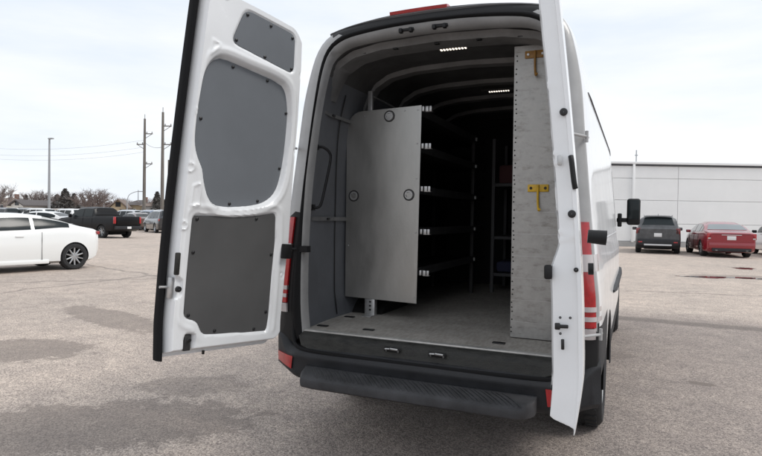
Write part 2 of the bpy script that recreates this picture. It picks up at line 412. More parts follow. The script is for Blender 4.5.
# ceiling bows
def bow(y, wdt, dep, name, m, zoff=0.):
    mb = MB(); xs = np.linspace(-.815, .815, 51); top = np.interp(np.abs(xs), [0, .4, .6, .72, .805, .85], [2.56, 2.545, 2.51, 2.44, 2.30, 2.117]) + zoff
    P = []
    for yy, dz in ((y - wdt / 2, .004), (y - wdt * .38, -dep), (y + wdt * .38, -dep), (y + wdt / 2, .004)):
        P.append([(x, yy, t + dz) for x, t in zip(xs, top)])
    mb.grid(P); return mb.build(name, m, van, smooth=True, ang=40)
hd = bow(.36, .22, .035, 'ceiling_header', M['ribf'])
for x in (-.52, -.30, -.02, .25, .50):
    mb = MB(); mb.box((x, .285, 2.512 - .05 * x * x), (.032, .03, .006)); mb.build('header_hole', M['pin'], hd, bevel=.002)
for y in (.95, 1.55, 2.15, 2.75): bow(y, .12, .03, 'ceiling_bow', M['rib'])
for (x, y) in ((.02, .50), (.03, 1.86)):
    mb = MB(); mb.box((x + .05, y, 2.545), (.40, .07, .018)); o = mb.build('ceiling_light', M['ceil'], van, bevel=.004)
    mb = MB()
    for k in range(9): mb.box((x - .080 + k * .0205, y, 2.534), (.0095, .026, .008))
    mb.build('led_cell', M['led'], o)
# cargo floor, edge strip, tie downs
FZ = .68
fm = bpy.data.materials.new('worn_cargo_floor'); fm.use_nodes = True; t = fm.node_tree; b = t.nodes['Principled BSDF']; b.inputs['Roughness'].default_value = .72
tcn = t.nodes.new('ShaderNodeTexCoord')
na = t.nodes.new('ShaderNodeTexNoise'); na.inputs['Scale'].default_value = 5; na.inputs['Detail'].default_value = 9; na.inputs['Roughness'].default_value = .7
nb = t.nodes.new('ShaderNodeTexNoise'); nb.inputs['Scale'].default_value = 70; nb.inputs['Detail'].default_value = 4
mpn = t.nodes.new('ShaderNodeMapping'); mpn.inputs['Scale'].default_value = (1, .25, 1)
t.links.new(tcn.outputs['Object'], na.inputs[0]); t.links.new(tcn.outputs['Object'], mpn.inputs[0]); t.links.new(mpn.outputs[0], nb.inputs[0])
c1 = t.nodes.new('ShaderNodeValToRGB'); c1.color_ramp.elements[0].position = .35; c1.color_ramp.elements[0].color = (.32, .30, .275, 1); c1.color_ramp.elements[1].position = .68; c1.color_ramp.elements[1].color = (.44, .415, .385, 1)
c2 = t.nodes.new('ShaderNodeValToRGB'); c2.color_ramp.elements[0].position = .38; c2.color_ramp.elements[0].color = (.75, .73, .7, 1); c2.color_ramp.elements[1].position = .6; c2.color_ramp.elements[1].color = (1, 1, 1, 1)
mm = t.nodes.new('ShaderNodeMix'); mm.data_type = 'RGBA'; mm.blend_type = 'MULTIPLY'; mm.inputs['Factor'].default_value = .8
t.links.new(na.outputs['Fac'], c1.inputs[0]); t.links.new(nb.outputs['Fac'], c2.inputs[0]); t.links.new(c1.outputs[0], mm.inputs['A']); t.links.new(c2.outputs[0], mm.inputs['B']); t.links.new(mm.outputs['Result'], b.inputs['Base Color'])
mb = MB(); mb.box((0, 1.70, FZ - .02), (1.79, 3.26, .04)); mb.build('cargo_floor', fm, van)
mb = MB(); mb.box((0, .040, FZ - .003), (1.62, .045, .018)); mb.build('floor_edge_strip', M['sillmetal'], van, bevel=.003)
for (x, y) in ((-.76, .20), (-.76, .60), (-.43, .22), (.42, .22)):
    mb = MB(); mb.box((x, y, FZ + .004), (.075, .035, .007)); mb.build('tie_down', M['pin'], van, bevel=.003)
# sill, bumper, step
xs = np.linspace(-.80, .80, 41)
mb = MB(); P = []
for yy, zz_, k in ((.035, FZ - .002, .985), (.0, FZ - .004, .99), (-.030, FZ - .022, 1.), (-.040, FZ - .05, 1.), (-.048, FZ - .085, .98), (-.058, FZ - .105, .965), (-.05, FZ - .125, .965), (.06, FZ - .13, .965)):
    P.append([(x * k, yy, zz_ + (.03 * max(0, abs(x) - .72) / .08 if zz_ < .64 else 0)) for x in xs])
mb.grid(P); mb.build('sill_cover', M['sill'], van, smooth=True, ang=40)
mb = MB(); hs = [(.862, .004, .80), (.860, -.004, .70), (.845, -.022, .625), (.80, -.048, .588), (.72, -.062, .574), (.55, -.068, .570), (.25, -.070, .568)]
sp = smooth_open([(-a, b_, c_) for a, b_, c_ in hs] + [(a, b_, c_) for a, b_, c_ in hs[::-1]], 5); mb.tube(sp, .013, 8); mb.build('sill_seal', M['seal'], van, smooth=True)
for x in (-.15, .127):
    mb = MB(); mb.box((x, -.052, .637), (.105, .010, .028)); o = mb.build('door_striker', M['black'], van, bevel=.004)
    mb = MB(); mb.tube([(x - .038, -.056, .628), (x - .038, -.070, .643), (x - .01, -.070, .645)], .005, 6); mb.tube([(x - .006, -.070, .645), (x + .038, -.070, .643), (x + .038, -.056, .628)], .006, 6)
    mb.build('striker_loop', M['galv'], o, smooth=True)
for x in (-.165, .05):
    z = 2.572; y = float(yr(z)) + .03
    mb = MB(); mb.box((x, y, z), (.10, .035, .022)); mb.box((x - .035, y - .012, z - .008), (.02, .03, .026)); mb.box((x + .03, y - .012, z - .008), (.02, .03, .026)); mb.build('door_striker', M['black'], van, bevel=.003)
def bprof(x):
    """plan curve of the bumper: y at x"""
    a = abs(x); return -.085 + .012 * (a / .8) ** 2 + (0 if a < .80 else .95 * (a - .80) ** 1.35)
mb = MB(); xs2 = np.concatenate([np.linspace(-1.0, -.80, 10), np.linspace(-.76, .76, 21), np.linspace(.80, 1.0, 10)])
P = []
for dz, dy, kx in ((.590, .10, .975), (.590, .035, .985), (.583, .018, .99), (.548, -.012, 1.), (.535, -.016, 1.), (.522, -.010, 1.), (.455, -.006, 1.), (.42, .0, .995), (.39, .03, .985), (.38, .10, .965)):
    P.append([(x * kx, bprof(x) + dy, dz + .11 * sstep(abs(x), .86, 1.0) * (dz > .5) + (.03 * sstep(abs(x), .8, 1.0) if dz < .45 else 0)) for x in xs2])
mb.grid(P); bmp = mb.build('rear_bumper', M['plastic'], van, smooth=True, ang=45)
# corner pieces that run forward to the wheel
for s in (-1, 1):
    mb = MB(); P = []
    for z_, ox, ye in ((.40, -.04, .50), (.46, -.005, .60), (.60, .006, .64), (.80, .006, .74), (.88, .0, .80)):
        P.append([(s * (.975 + ox - (.0 if q > .05 else .02)), .07 + (ye - .07) * q, z_ + .06 * q * (z_ < .5)) for q in (0, .12, .4, .7, 1)])
    mb.grid(P); mb.build('bumper_corner', M['corner'], van, smooth=True, ang=50)
    xa, xb = (.815, .992) if s < 0 else (.735, .86)
    mb = MB(); top = [(s * x, bprof(x) - .018, .532) for x in np.linspace(xa, xb, 8)]; bot = [(s * x, bprof(x) - .018, .448 + (x - .8) * .15) for x in np.linspace(xa + .012, xb - .01, 8)]
    mb.grid([bot, top]); mb.grid([bot, [(p[0], p[1] + .02, p[2]) for p in bot]]); mb.grid([top, [(p[0], p[1] + .02, p[2]) for p in top]])
    mb.build('reflector', M['lampred'], van)
# step board with ribs on the tread
mb = MB(); P = []
sx = np.concatenate([[-.715, -.712, -.70, -.68], np.linspace(-.64, .64, 17), [.68, .70, .712, .715]]) * .985 - .012
def sy(x, d): return -.095 - d * (1 - max(0, (abs(x) - .60) / .115) ** 2.5)
for d, z_ in ((-.03, .486), (.0, .486), (.08, .484), (.150, .480), (.180, .474), (.196, .462), (.200, .448), (.194, .418), (.176, .406), (.0, .404)):
    P.append([(x, sy(x, d) if d > 0 else -.095 - d, z_) for x in sx])
mb.grid(P)
for j in (0, -1):
    k = [tuple(p[j]) for p in P]; mb.add(k, [tuple(range(len(k)))])
stp = mb.build('step_board', M['step'], bmp, smooth=True, ang=35)
mb = MB()
for k in range(44):
    x = -.66 + k * .030
    x += (k % 2) * .004
    if x + .13 < .66: mb.tube([(x, -.112, .4865), (x + .045, -.165, .4855), (x + .085, -.215, .4835), (x + .115, -.255, .480), (x + .130, -.274, .474)], [.003, .0045, .0045, .0045, .003], 5)
mb.build('tread_rib', M['step'], bmp, smooth=True)
for s in (-.45, .45):
    mb = MB(); mb.box((s, -.03, .40), (.06, .22, .04)); mb.build('step_bracket', M['arch'], bmp)

# tail lamps
for s in (-1, 1):
    def lamp(z0, z1, name, m, par, xo=.0):
        mb = MB(); zs_ = np.linspace(z0, z1, max(3, int((z1 - z0) / .03)))
        P = []
        for z in zs_:
            hwid = float(np.interp(z, [p[1] for p in OUT], [p[0] for p in OUT])) ; i0 = float(np.interp(z, [p[1] for p in SO], [p[0] for p in SO])) * 1.035
            row = []
            for tt in np.linspace(0, 1, 9):
                # wraps from the rear face around the corner
                a = tt * math.pi / 2
                x = i0 + (hwid + .007 + xo - i0) * math.sin(a) ** .8; y = -.016 - xo + .13 * (1 - math.cos(a)) ** 1.1
                row.append((s * x, y + float(yr(z)), z))
            P.append(row)
        mb.grid(P); P = np.array(P)
        for e in (0, -1): mb.grid([P[e], P[e] * np.array([.97, 1, 1]) + np.array([0, .06, 0])])
        mb.grid([P[:, 0], P[:, 0] + np.array([0, .05, 0])]); mb.grid([P[:, -1], P[:, -1] * np.array([.96, 1, 1])])
        return mb.build(name, m, par, smooth=True, ang=45)
    L0 = lamp(.856, 1.41, 'tail_lamp', M['lampred'], van)
    lamp(1.15, 1.24, 'clear_lens', M['lampwhite'], L0, .003); lamp(.940, .966, 'clear_lens', M['lampwhite'], L0, .003)
    lamp(.890, .914, 'clear_lens', M['lampwhite'], L0, .003)
    lamp(.795, .852, 'reversing_lens', M['lampwhite'], L0, .0)
# high brake lamp
mb = MB(); P = []
for yy, dz in ((.135, -.008), (.125, .018), (.16, .027), (.36, .030)): P.append([(x, yy + .03 * x * x, 2.676 + dz - .055 * x * x) for x in np.linspace(-.28, .09, 12)])
P = np.array(P); mb.grid(P)
for j in (0, -1): mb.add([tuple(q) for q in P[:, j]], [(0, 1, 2, 3)])
mb.build('high_brake_lamp', M['lampred'], van, smooth=True)
mb = MB(); P = []
for yy, zo in ((.125, -.034), (.114, -.020), (.135, -.008), (.25, -.002)): P.append([(x, yy + .04 * x * x, 2.684 + zo - .055 * x * x - .14 * x ** 4) for x in np.linspace(-.70, .70, 25)])
mb.grid(P); mb.build('roof_rear_lip', M['lip'], van, smooth=True, ang=50)

# wheels
def wheel(parent, c, r=.352, wdt=.235, s=1, spokes=5, rimm='rim', rr=.62, nsp=None, name='wheel'):
    """s = +1 outer face towards +x (local)"""
    h = wdt / 2; mb = MB(); prof = [(-h * .8, r * .66), (-h, r * .74), (-h, r * .90), (-h * .86, r * .965), (-h * .6, r), (h * .6, r), (h * .86, r * .965), (h, r * .90), (h, r * .74), (h * .8, r * .66)]
    mb.lathe(prof, c, 'x', 40)
    # tread grooves as blocks
    for k in range(36):
        a = 2 * math.pi * k / 36
        for o in (-.42, .42):
            rot = Matrix.Rotation(a, 3, 'X')
            mb.box(Vector(c) + Vector((o * h, *(Vector((math.cos(a), math.sin(a))) * (r + .001)))), (h * .62, .012, r * .10), rot=Matrix.Rotation(a, 3, 'X'))
    ty = mb.build('tyre', M['tyre'], None, smooth=True, ang=35)
    mb = MB(); R1 = r * .70
    mb.lathe([(s * h * .82, R1), (s * h * .90, R1 * .96), (s * h * .72, R1 * .90), (-s * h * .2, R1 * .86), (-s * h * .2, .001)], c, 'x', 36)
    rb = mb
    mats_ = [M['arch'] if spokes else M[rimm], M[rimm]]
    for f in range(36): rb.mi[f] = 1
    if spokes:
        for k in range(spokes):
            for da in ((-.13, .13) if spokes <= 6 else (0,)):
                a = 2 * math.pi * k / spokes + .3
                p0 = Vector((c[0] + s * h * .62, c[1] + .045 * math.cos(a), c[2] + .045 * math.sin(a)))
                p1 = Vector((c[0] + s * h * .80, c[1] + R1 * .93 * math.cos(a + da * 1.5), c[2] + R1 * .93 * math.sin(a + da * 1.5)))
                rb.tube([p0, p0.lerp(p1, .5), p1], [.030, .020, .017], 6, 1)
    rb.lathe([(s * h * .80, .001), (s * h * .78, .05), (s * h * .5, .06)], c, 'x', 16, 1)
    rim = rb.build('rim', mats_, None, smooth=True, ang=40)
    e = bpy.data.objects.new(name, None); C.objects.link(e); e.parent = parent; ty.parent = e; rim.parent = e
    return e
for s in (-1, 1):
    for (yc, zc) in RW: wheel(van, (s * .855, yc, zc), zc, .235, s, 0, 'steelp')

# cab side window, mirror, windscreen
for s in (-1, 1):
    mb = MB(); P = []
    for Y in np.linspace(4.02, 4.98, 12):
        zt = min(2.02, topz(Y) - .16); zl = 1.36
        row = []
        for zf in np.linspace(0, 1, 7):
            z = zl + (zt - zl) * zf
            hw_ = float(np.interp(z, [p[1] for p in OUT], [p[0] for p in OUT])) * 1.012 * cabw(Y)
            row.append((s * (hw_ + .007), Y, z))
        P.append(row)
    mb.grid(P); mb.build('side_window', M['vanglass'], van, smooth=True)
    e = thing('x', None, None); e.name = 'wing_mirror'; e.parent = van
    mb = MB(); mb.box((s * 1.125, 4.72, 1.535), (.155, .10, .33)); mb.build('mirror_housing', M['black'], e, bevel=.03, seg=3)
    mb = MB(); mb.box((s * 1.125, 4.667, 1.565), (.125, .004, .235)); mb.build('mirror_glass', M['glass'], e, bevel=.002)
    mb = MB(); mb.box((s * 1.0, 4.74, 1.43), (.14, .07, .055)); mb.box((s * .965, 4.76, 1.43), (.05, .12, .17)); mb.build('mirror_arm', M['black'], e, bevel=.012)
    # pressed recess outline along the upper side panel and body rub strip
    def sx_(Y, z): return s * (float(np.interp(z, [p[1] for p in OUT], [p[0] for p in OUT])) * 1.012 * cabw(Y) + .002)
    mb = MB(); mb.tube([(sx_(Y, 1.30), Y, 1.30) for Y in np.linspace(.6, 3.8, 14)], .004, 6); mb.build('panel_crease', M['white'], van, smooth=True)
    mb = MB(); mb.tube([(sx_(Y, 2.18), Y, 2.18) for Y in np.linspace(.47, 4.15, 20)], [.004] + [.008] * 18 + [.003], 6); mb.build('recess_shade_line', M['darkt'], van, smooth=True)  # dark tube stands in for the shadow along the recess's upper edge
    mb = MB(); mb.tube([(sx_(Y, .86), Y, .86) for Y in np.linspace(1.75, 4.3, 14)], [.012] + [.03] * 12 + [.012], 6); mb.build('rub_strip', M['plastic'], van, smooth=True)
mb = MB(); P = []
for Y in np.linspace(4.55, 5.18, 8):
    hw_ = float(np.interp(topz(Y), [p[1] for p in OUT], [p[0] for p in OUT])) * cabw(Y) * .90
    P.append([(x * hw_, Y, topz(Y) + .006 + .022 * math.cos(min(1, abs(x * hw_)) * 1.5)) for x in np.linspace(-1, 1, 13)])
mb.grid(P); mb.build('windscreen', M['glass'], van, smooth=True)

# ---------------------------------------------------------------- rear doors
AX, KX = Vector((-.918, -.034, .65)), Vector((.041, .009, 1)).normalized()
PTOP = roundpoly([(-.245, 2.485), (-.612, 2.462), (-.640, 2.245), (-.185, 2.295)], .045)
PMID = catmull([(-.066, 2.10), (-.10, 2.17), (-.16, 2.20), (-.32, 2.192), (-.50, 2.180), (-.60, 2.150), (-.648, 2.04), (-.664, 1.88), (-.664, 1.70), (-.638, 1.56), (-.57, 1.488), (-.47, 1.452), (-.34, 1.432), (-.23, 1.432), (-.175, 1.475), (-.140, 1.548), (-.118, 1.62), (-.082, 1.68), (-.058, 1.75), (-.052, 1.87), (-.056, 1.99)], 4)
PLOW = roundpoly([(-.082, 1.372), (-.335, 1.374), (-.50, 1.394), (-.640, 1.422), (-.658, 1.25), (-.656, .80), (-.648, .715), (-.20, .735), (-.165, .81), (-.082, .835)], .028)
def hingex(z): return -float(np.interp(z, [.62, .70, 1.26, 1.99, 2.30, 2.60], [.765, .772, .785, .742, .71, .665]))
TH = .105
def thk(z): return -.036 * sstep(np.asarray(z, float), 1.17, 1.30)
def make_door(side, ang, label):
    sgn = 1 if side == 'L' else -1
    rm = Matrix.Translation(AX) @ Matrix.Rotation(-R(ang), 4, KX) @ Matrix.Translation(-AX)
    def W(p):
        q = rm @ Vector(p); return Vector((q.x * sgn, q.y, q.z))
    def thk(z): return -.036 * sstep(np.asarray(z, float), 1.17, 1.30) if side == 'R' else 0. * np.asarray(z, float)
    door = bpy.data.objects.new('rear_door', None); C.objects.link(door); door.parent = van
    door['label'] = label
    def surf(x, z, off): return (x, float(yr(z)) + off + (.025 * max(0, (.80 - z) / .18) ** 1.3 if z < .80 else 0) * (1 if off < .03 else .6), z)
    # param grid
    nu, nv = 130, 330
    def dense(n, L):
        t = np.linspace(0, 1, n); e = .05 / L; base = t
        a = np.concatenate([np.linspace(0, e, n // 6), np.linspace(e, 1 - e, n - 2 * (n // 6) + 2)[1:-1], np.linspace(1 - e, 1, n // 6)]); return a
    U = dense(nu, .75); V = dense(nv, 1.95)
    zb0, zt0 = (.625 if side == 'L' else .570), 2.545
    X = np.zeros((len(V), len(U))); Z = X.copy()
    for j, u in enumerate(U):
        xa = -.77 * u
        rb = .075 * max(0, (u - .90) / .10) ** 2.2; rt_ = .10 * max(0, (u - .84) / .16) ** 2.4
        zb = zb0 + rb + (.0 if u > .03 else .0); zt = zt0 - .035 * u ** 2 - rt_ 
        for i, v in enumerate(V):
            z = zb + (zt - zb) * v; Z[i, j] = z; X[i, j] = hingex(z) * u
    Y0 = yr(Z)
    # distance from the rim
    hx_ = np.array([[hingex(z) for z in row] for row in Z])
    zt_ = Z[-1][None, :]; zb_ = Z[0][None, :]
    inn = np.minimum.reduce([(-X) / 1.0, (X - hx_), (zt_ - Z), (Z - zb_) * (.45 if side == 'L' else .36)])
    h = .014 + (TH + thk(Z) - .014) * sstep(inn, .006, .022)
    rec = np.zeros_like(h)
    for pol, d, wd in ((PTOP, .010, .012), (PMID, .034, .022), (PLOW, .012, .010)):
        if side == 'R': pol = [(x * .95 - .034, z) for x, z in pol]
        s_ = sdf(X, Z, pol); rec = np.maximum(rec, d * (1 - sstep(s_, -.002, wd)) * (1 if side == 'L' else sstep(-X, .036, .055)))
        if d > .011: h = h + .006 * np.exp(-((s_ - .045) / .014) ** 2) * sstep(inn, .03, .05) * sstep(-X, .030, .055)
    h -= rec
    for (cx, cz, rr, d) in ((-.030, 1.612, .022, .006), (-.030, 1.312, .020, .006), (-.03, 1.90, .012, .004), (-.735, 1.80, .014, -.005), (-.735, 1.05, .014, -.005), (-.70, 2.25, .012, -.004)):
        dd = np.hypot(X - cx, Z - cz); h += d * np.exp(-((dd - rr) / .006) ** 2)
    for pol, d in (([(-.055, 1.415), (-.105, 1.425), (-.098, 1.535), (-.062, 1.52)], .007), ([(-.07, 2.20), (-.12, 2.26), (-.07, 2.27)], .005)):
        s_ = sdf(X, Z, pol); h += d * np.exp(-(s_ / .006) ** 2)
    # edge pocket by the lock
    if side == 'L': s_ = sdf(X, Z, roundpoly([(-.010, .93), (-.055, .95), (-.055, 1.03), (-.010, 1.06)], .015)); h -= .018 * (1 - sstep(s_, -.006, .006))
    s_ = sdf(X, Z, roundpoly([(-.085, .655), (-.145, .66), (-.15, .745), (-.095, .745)], .012)); h -= .03 * (1 - sstep(s_, -.006, .008))
    tuck = np.where(Z < .80, .025 * np.maximum(0, (.80 - Z) / .18) ** 1.3 * .6, 0)
    mb = MB(); P = np.stack([X, Y0 + h + tuck, Z], -1); mb.grid(P)
    # outer skin
    Ub = [0, .01, .05, .2, .4, .6, .8, .95, .99, 1.]; 
    idx = [min(range(len(U)), key=lambda k: abs(U[k] - u)) for u in Ub]; idy = sorted(set(list(range(0, len(V), 8)) + [0, 1, len(V) - 1]))
    def osk(i, j):
        z = Z[i, j]; x = X[i, j]; u = U[j]; bul = -.020 * math.sin(math.pi * min(1, max(0, u))) ** .6
        return surf(x, z, bul)
    O = [[osk(i, j) for j in idx] for i in idy]; mb.grid(O)
    # rim joining the two skins
    for seq in ([(i, 0) for i in range(len(V))], [(i, len(U) - 1) for i in range(len(V))], [(0, j) for j in range(len(U))], [(len(V) - 1, j) for j in range(len(U))]):
        mb.grid([[P[i, j] for i, j in seq], [surf(X[i, j], Z[i, j], 0.) for i, j in seq]])
    mb.xf(W); mb.build('door_shell', M['white'], door, smooth=True, ang=42)
    def sheet(pol, base, m, name, thick=.004):
        """panel sheet that follows the door's curve"""
        pol = np.array(pol)
        if side == 'R': pol[:, 0] = pol[:, 0] * .95 - .034
        z0, z1 = pol[:, 1].min() + 1e-4, pol[:, 1].max() - 1e-4; mb = MB(); rows = []
        for z in np.concatenate([[z0], np.linspace(z0 + .004, z1 - .004, 46), [z1]]):
            xi = []
            for k in range(len(pol)):
                a, b_ = pol[k - 1], pol[k]
                if (a[1] > z) != (b_[1] > z): xi.append(a[0] + (b_[0] - a[0]) * (z - a[1]) / (b_[1] - a[1]))
            xl, xr = min(xi), max(xi); rows.append([(x, float(yr(z) + thk(z)) + base, z) for x in np.linspace(xl, xr, 9)])
        rows = np.array(rows); mb.grid(rows)
        rim = list(rows[:, 0]) + list(rows[-1, 1:]) + list(rows[::-1, -1][1:]) + list(rows[0, ::-1][1:])
        mb.grid([rim, [p - np.array([0, thick, 0]) for p in rim]])
        mb.xf(W); return mb.build(name, m, door, smooth=True, ang=60)
    p1 = sheet(PTOP, TH - .010 + .006, M['greyp'], 'trim_panel'); p2 = sheet(PMID, TH - .034 + .006, M['greyp'], 'trim_panel'); p3 = sheet(PLOW, TH - .012 + .006, M['greyd'], 'trim_panel')
    p1['label'] = 'small grey-blue trim panel'; p2['label'] = 'large curved grey-blue trim panel'; p3['label'] = 'dark grey lower trim panel'
    def pins(lst, base, par):
        for (x, z) in lst:
            mb = MB(); y = float(yr(z) + thk(z)) + base
            mb.lathe([(y, .0095), (y + .004, .009), (y + .007, .004), (y + .007, .0005)], (x, 0, z), 'y', 10); mb.xf(W); mb.build('push_pin', M['pin'], par, smooth=True)
    pins([(-.262, 2.462), (-.427, 2.456), (-.594, 2.440), (-.618, 2.268), (-.414, 2.280), (-.212, 2.312)], TH - .004, p1)
    pins([(-.231, 2.178), (-.474, 2.166), (-.644, 2.016), (-.648, 1.688), (-.512, 1.480), (-.318, 1.447), (-.075, 1.87)], TH - .028, p2)
    pins([(-.108, 1.350), (-.50, 1.377), (-.105, 1.175), (-.639, 1.174), (-.635, .832), (-.554, .737), (-.28, .75), (-.107, .845)], TH - .006, p3)
    # weather strip on the free edge
    if side == 'L':
        mb = MB(); P2 = []
        for (dx, dy) in ((.004, -.012), (.022, -.008), (.024, .030), (.012, .050), (.002, .046)):
            P2.append([(dx, float(yr(z)) + dy + (.02 * max(0, (.8 - z) / .18)), z) for z in np.linspace(.612, 2.545, 50)])
        mb.grid(P2); P2 = np.array(P2)
        for j in (0, -1): mb.add([tuple(q) for q in P2[:, j]], [(0, 1, 2, 3, 4)])
        mb.xf(W); mb.build('edge_seal', M['rubber'], door, smooth=True, ang=50)
    def bit(c, d, m, name, bev=.003, par=door):
        mb = MB(); y = float(yr(c[2])) + c[1]; mb.box((c[0], y, c[2]), d); o = mb.xf(W).build(name, m, par, bevel=bev); return o
    # latch and bolts
    if side == 'L':
        lt = bit((-.004, .075, .990), (.02, .035, .11), M['galv'], 'latch', .006)
        mb = MB(); mb.tube([(.045, float(yr(1)) + .06, .992), (-.02, float(yr(1)) + .06, .992)], .007, 8); mb.xf(W).build('latch_bolt', M['galv'], lt, smooth=True)
        mb = MB(); mb.lathe([(TH, .016), (TH + .012, .015), (TH + .014, .010), (TH + .014, .001)], (-.030, 0, .985), 'y', 16); mb.xf(W).build('latch_knob', M['pin'], door, smooth=True)
        bit((-.012, TH + .004, 1.115), (.028, .016, .115), M['sill'], 'edge_grip', .006)
    bit((-.118, TH - .018, .70), (.040, .022, .085), M['shelf'], 'floor_bolt', .004)
    mb = MB(); mb.lathe([(TH + .006, .013), (TH + .010, .010), (TH + .010, .001)], (-.118, 0, .715), 'y', 12); mb.xf(W).build('bolt_hole', M['pin'], door)
    mb = MB(); mb.lathe([(TH + .0015, .016), (TH + .003, .015), (TH + .003, .001)], (-.118, float(yr(2.5) + thk(2.5)), 2.505), 'y', 14); mb.xf(W).build('bolt_hole', M['pin'], door)
    bit((-.25, .055, .628), (.012, .012, .022), M['pin'], 'drain_plug', .002)
    # door check strap
    if side == 'L':
        bit((-.737, TH + .018, 1.197), (.062, .036, .088), M['black'], 'strap_housing', .006)
    # free-edge hardware, seen end-on on the right-hand door
    if side == 'R':
        for z, r_, yo in ((1.785, .015, .022), (1.395, .015, .020), (1.185, .009, .016)):
            mb = MB(); y = float(yr(z)) + yo; mb.lathe([(.0, r_), (.004, r_), (.006, r_ * .6), (.006, .001)], (0.0, y, z), 'x', 16); mb.xf(W).build('edge_plug', M['pin'], door, smooth=True)
        for z, yo in ((1.005, .078), (1.005, .042), (.945, .078)):
            mb = MB(); y = float(yr(z)) + yo; mb.lathe([(.0, .005), (.003, .005), (.003, .001)], (0.0, y, z), 'x', 10); mb.xf(W).build('edge_screw', M['pin'], door, smooth=True)
        bit((.002, .072, .972), (.008, .046, .014), M['pin'], 'lock_slot', .003); bit((.003, .088, .972), (.008, .02, .026), M['pin'], 'lock_slot', .004)
        bit((.002, .070, .905), (.006, .012, .040), M['pin'], 'lock_slot', .003)
        bit((.004, .050, 1.60), (.012, .016, .040), M['galv'], 'latch_pin', .004)
        mb = MB(); z0_ = 1.47
        mb.tube(smooth_open([(.002, float(yr(1.60)) + .010, 1.615), (.008, float(yr(1.58)) + .008, 1.59), (.010, float(yr(1.5)) + .006, 1.52), (.004, float(yr(1.4)) + .006, 1.49)], 4), .010, 8); mb.xf(W).build('edge_grip', M['black'], door, smooth=True)
        bit((-.02, TH + .012, 1.175), (.05, .030, .055), M['black'], 'rubber_stop', .008)
        mb = MB(); mb.tube([(-.16, -.03, 1.315), (-.16, -.10, 1.308)], [.027, .030], 12); mb.xf(W).build('door_bumper', M['black'], door, smooth=True)
        mb = MB(); mb.tube([(-.16, -.03, 1.185), (-.16, -.05, 1.185)], .024, 12); mb.xf(W).build('door_bumper', M['black'], door, smooth=True)
    return W
WL = make_door('L', 104.4, 'left rear door, its grey trim panels facing out')
WR = make_door('R', 96.4, 'right rear door seen along its free edge')
# hinges, strap to the body
p = WL((-.725, TH + .03, 1.20))
mb = MB(); mb.tube([p, (-.90, -.03, 1.205), (-.79, .02, 1.205)], .0085, 6); mb.box((-.80, .02, 1.205), (.06, .045, .04)); mb.build('check_strap', M['black'], van, smooth=True)
for s in (-1, 1):
    for z in (.83, 1.86):
        hw_ = float(np.interp(z, [q[1] for q in OUT], [q[0] for q in OUT])); yy = float(yr(z))
        f = WL if s < 0 else WR
        q0 = f((-.74, float(yr(z)) + .02, z))
        mb = MB(); mb.tube([q0, (s * (hw_ + .004), yy - .02, z), (s * (hw_ + .012), yy + .03, z)], [.008, .008, .008], 8)
        mb.tube([(s * (hw_ + .010), yy - .01, z - .03), (s * (hw_ + .010), yy - .01, z + .03)], .009, 10); mb.build('hinge', M['jamb'], van, smooth=True)

# ================================================================ cargo fittings
YP = .72
sh = thing('shelving_unit', 'tall steel shelving unit along the left wall of the van with aluminium end panel', 'shelving')
pan = roundpoly([(-.862, .812), (-.285, .798), (-.272, 2.222), (-.76, 2.203), (-.868, 2.03)], .02, 4)
pan = [(-.862, .812), (-.285, .798), (-.270, 2.224), (-.745, 2.207)] + [(-.745 - .123 * math.sin(a), 2.207 - .145 * (1 - math.cos(a))) for a in np.linspace(.2, math.pi / 2, 8)]
mb = MB(); prism(mb, pan, YP, YP + .005); ep = mb.build('end_panel', M['alu'], sh, bevel=.0015, seg=1)
for (x, z) in ((-.520, 2.158), (-.800, 1.575), (-.357, 1.582)):
    mb = MB(); mb.lathe([(YP - .001, .043), (YP - .006, .041), (YP - .006, .036), (YP - .0012, .034)], (x, 0, z), 'y', 28)
    o = mb.build('finger_latch', M['shelf'], ep, smooth=True, ang=40)
    mb = MB(); mb.lathe([(YP - .004, .033), (YP - .009, .030), (YP - .009, .022), (YP - .003, .020)], (x, 0, z), 'y', 28); mb.build('latch_ring', M['galv'], o, smooth=True, ang=40)
    mb = MB(); mb.lathe([(YP - .0015, .034), (YP - .0015, .0005)], (x, 0, z), 'y', 24); mb.box((x, YP - .006, z), (.05, .010, .014), rot=Matrix.Rotation(.5, 3, 'Y')); mb.build('latch_cup', M['galv'] if z > 2 else M['alu'], o)
mb = MB(); rr_ = random.Random(3)
for (x, z) in [(-.30, z) for z in (.84, 1.31, 1.70, 1.95, 2.19)] + [(-.84, 1.2), (-.72, 2.17), (-.62, 2.18), (-.40, 2.19)]:
    mb.lathe([(YP - .001, .006), (YP - .003, .004), (YP - .003, .0005)], (x, 0, z), 'y', 8)
mb.build('rivet', M['galv'], ep)
mb = MB(); mb.box((-.690, YP + .04, 1.52), (.036, .030, 1.68)); mb.box((-.655, YP + .035, .7), (.07, .05, .24)); mb.build('post', M['galv'], sh, bevel=.003)
mb = MB()
mb.box((-.655, YP - .0, .684), (.075, .12, .006)); fp = mb.build('foot_plate', M['galv'], sh)
for z in (.725, .755, .785):
    mb = MB(); mb.box((-.655, YP + .008, z), (.016, .006, .012)); mb.build('slot_hole', M['pin'], fp)
for x, ys_ in ((-.335, (2.44,)), (-.84, (1.35, 2.05, 2.75))):
    mb = MB()
    for y in ys_: mb.box((x, y, 1.46), (.03, .03, 1.56))
    mb.build('upright', M['shelf'], sh)
mb = MB(); mb.tube([(-.69, YP + .05, 2.33), (-.60, 1.3, 2.27), (-.45, 2.4, 2.22)], .006, 6); mb.build('rod', M['galv'], sh)
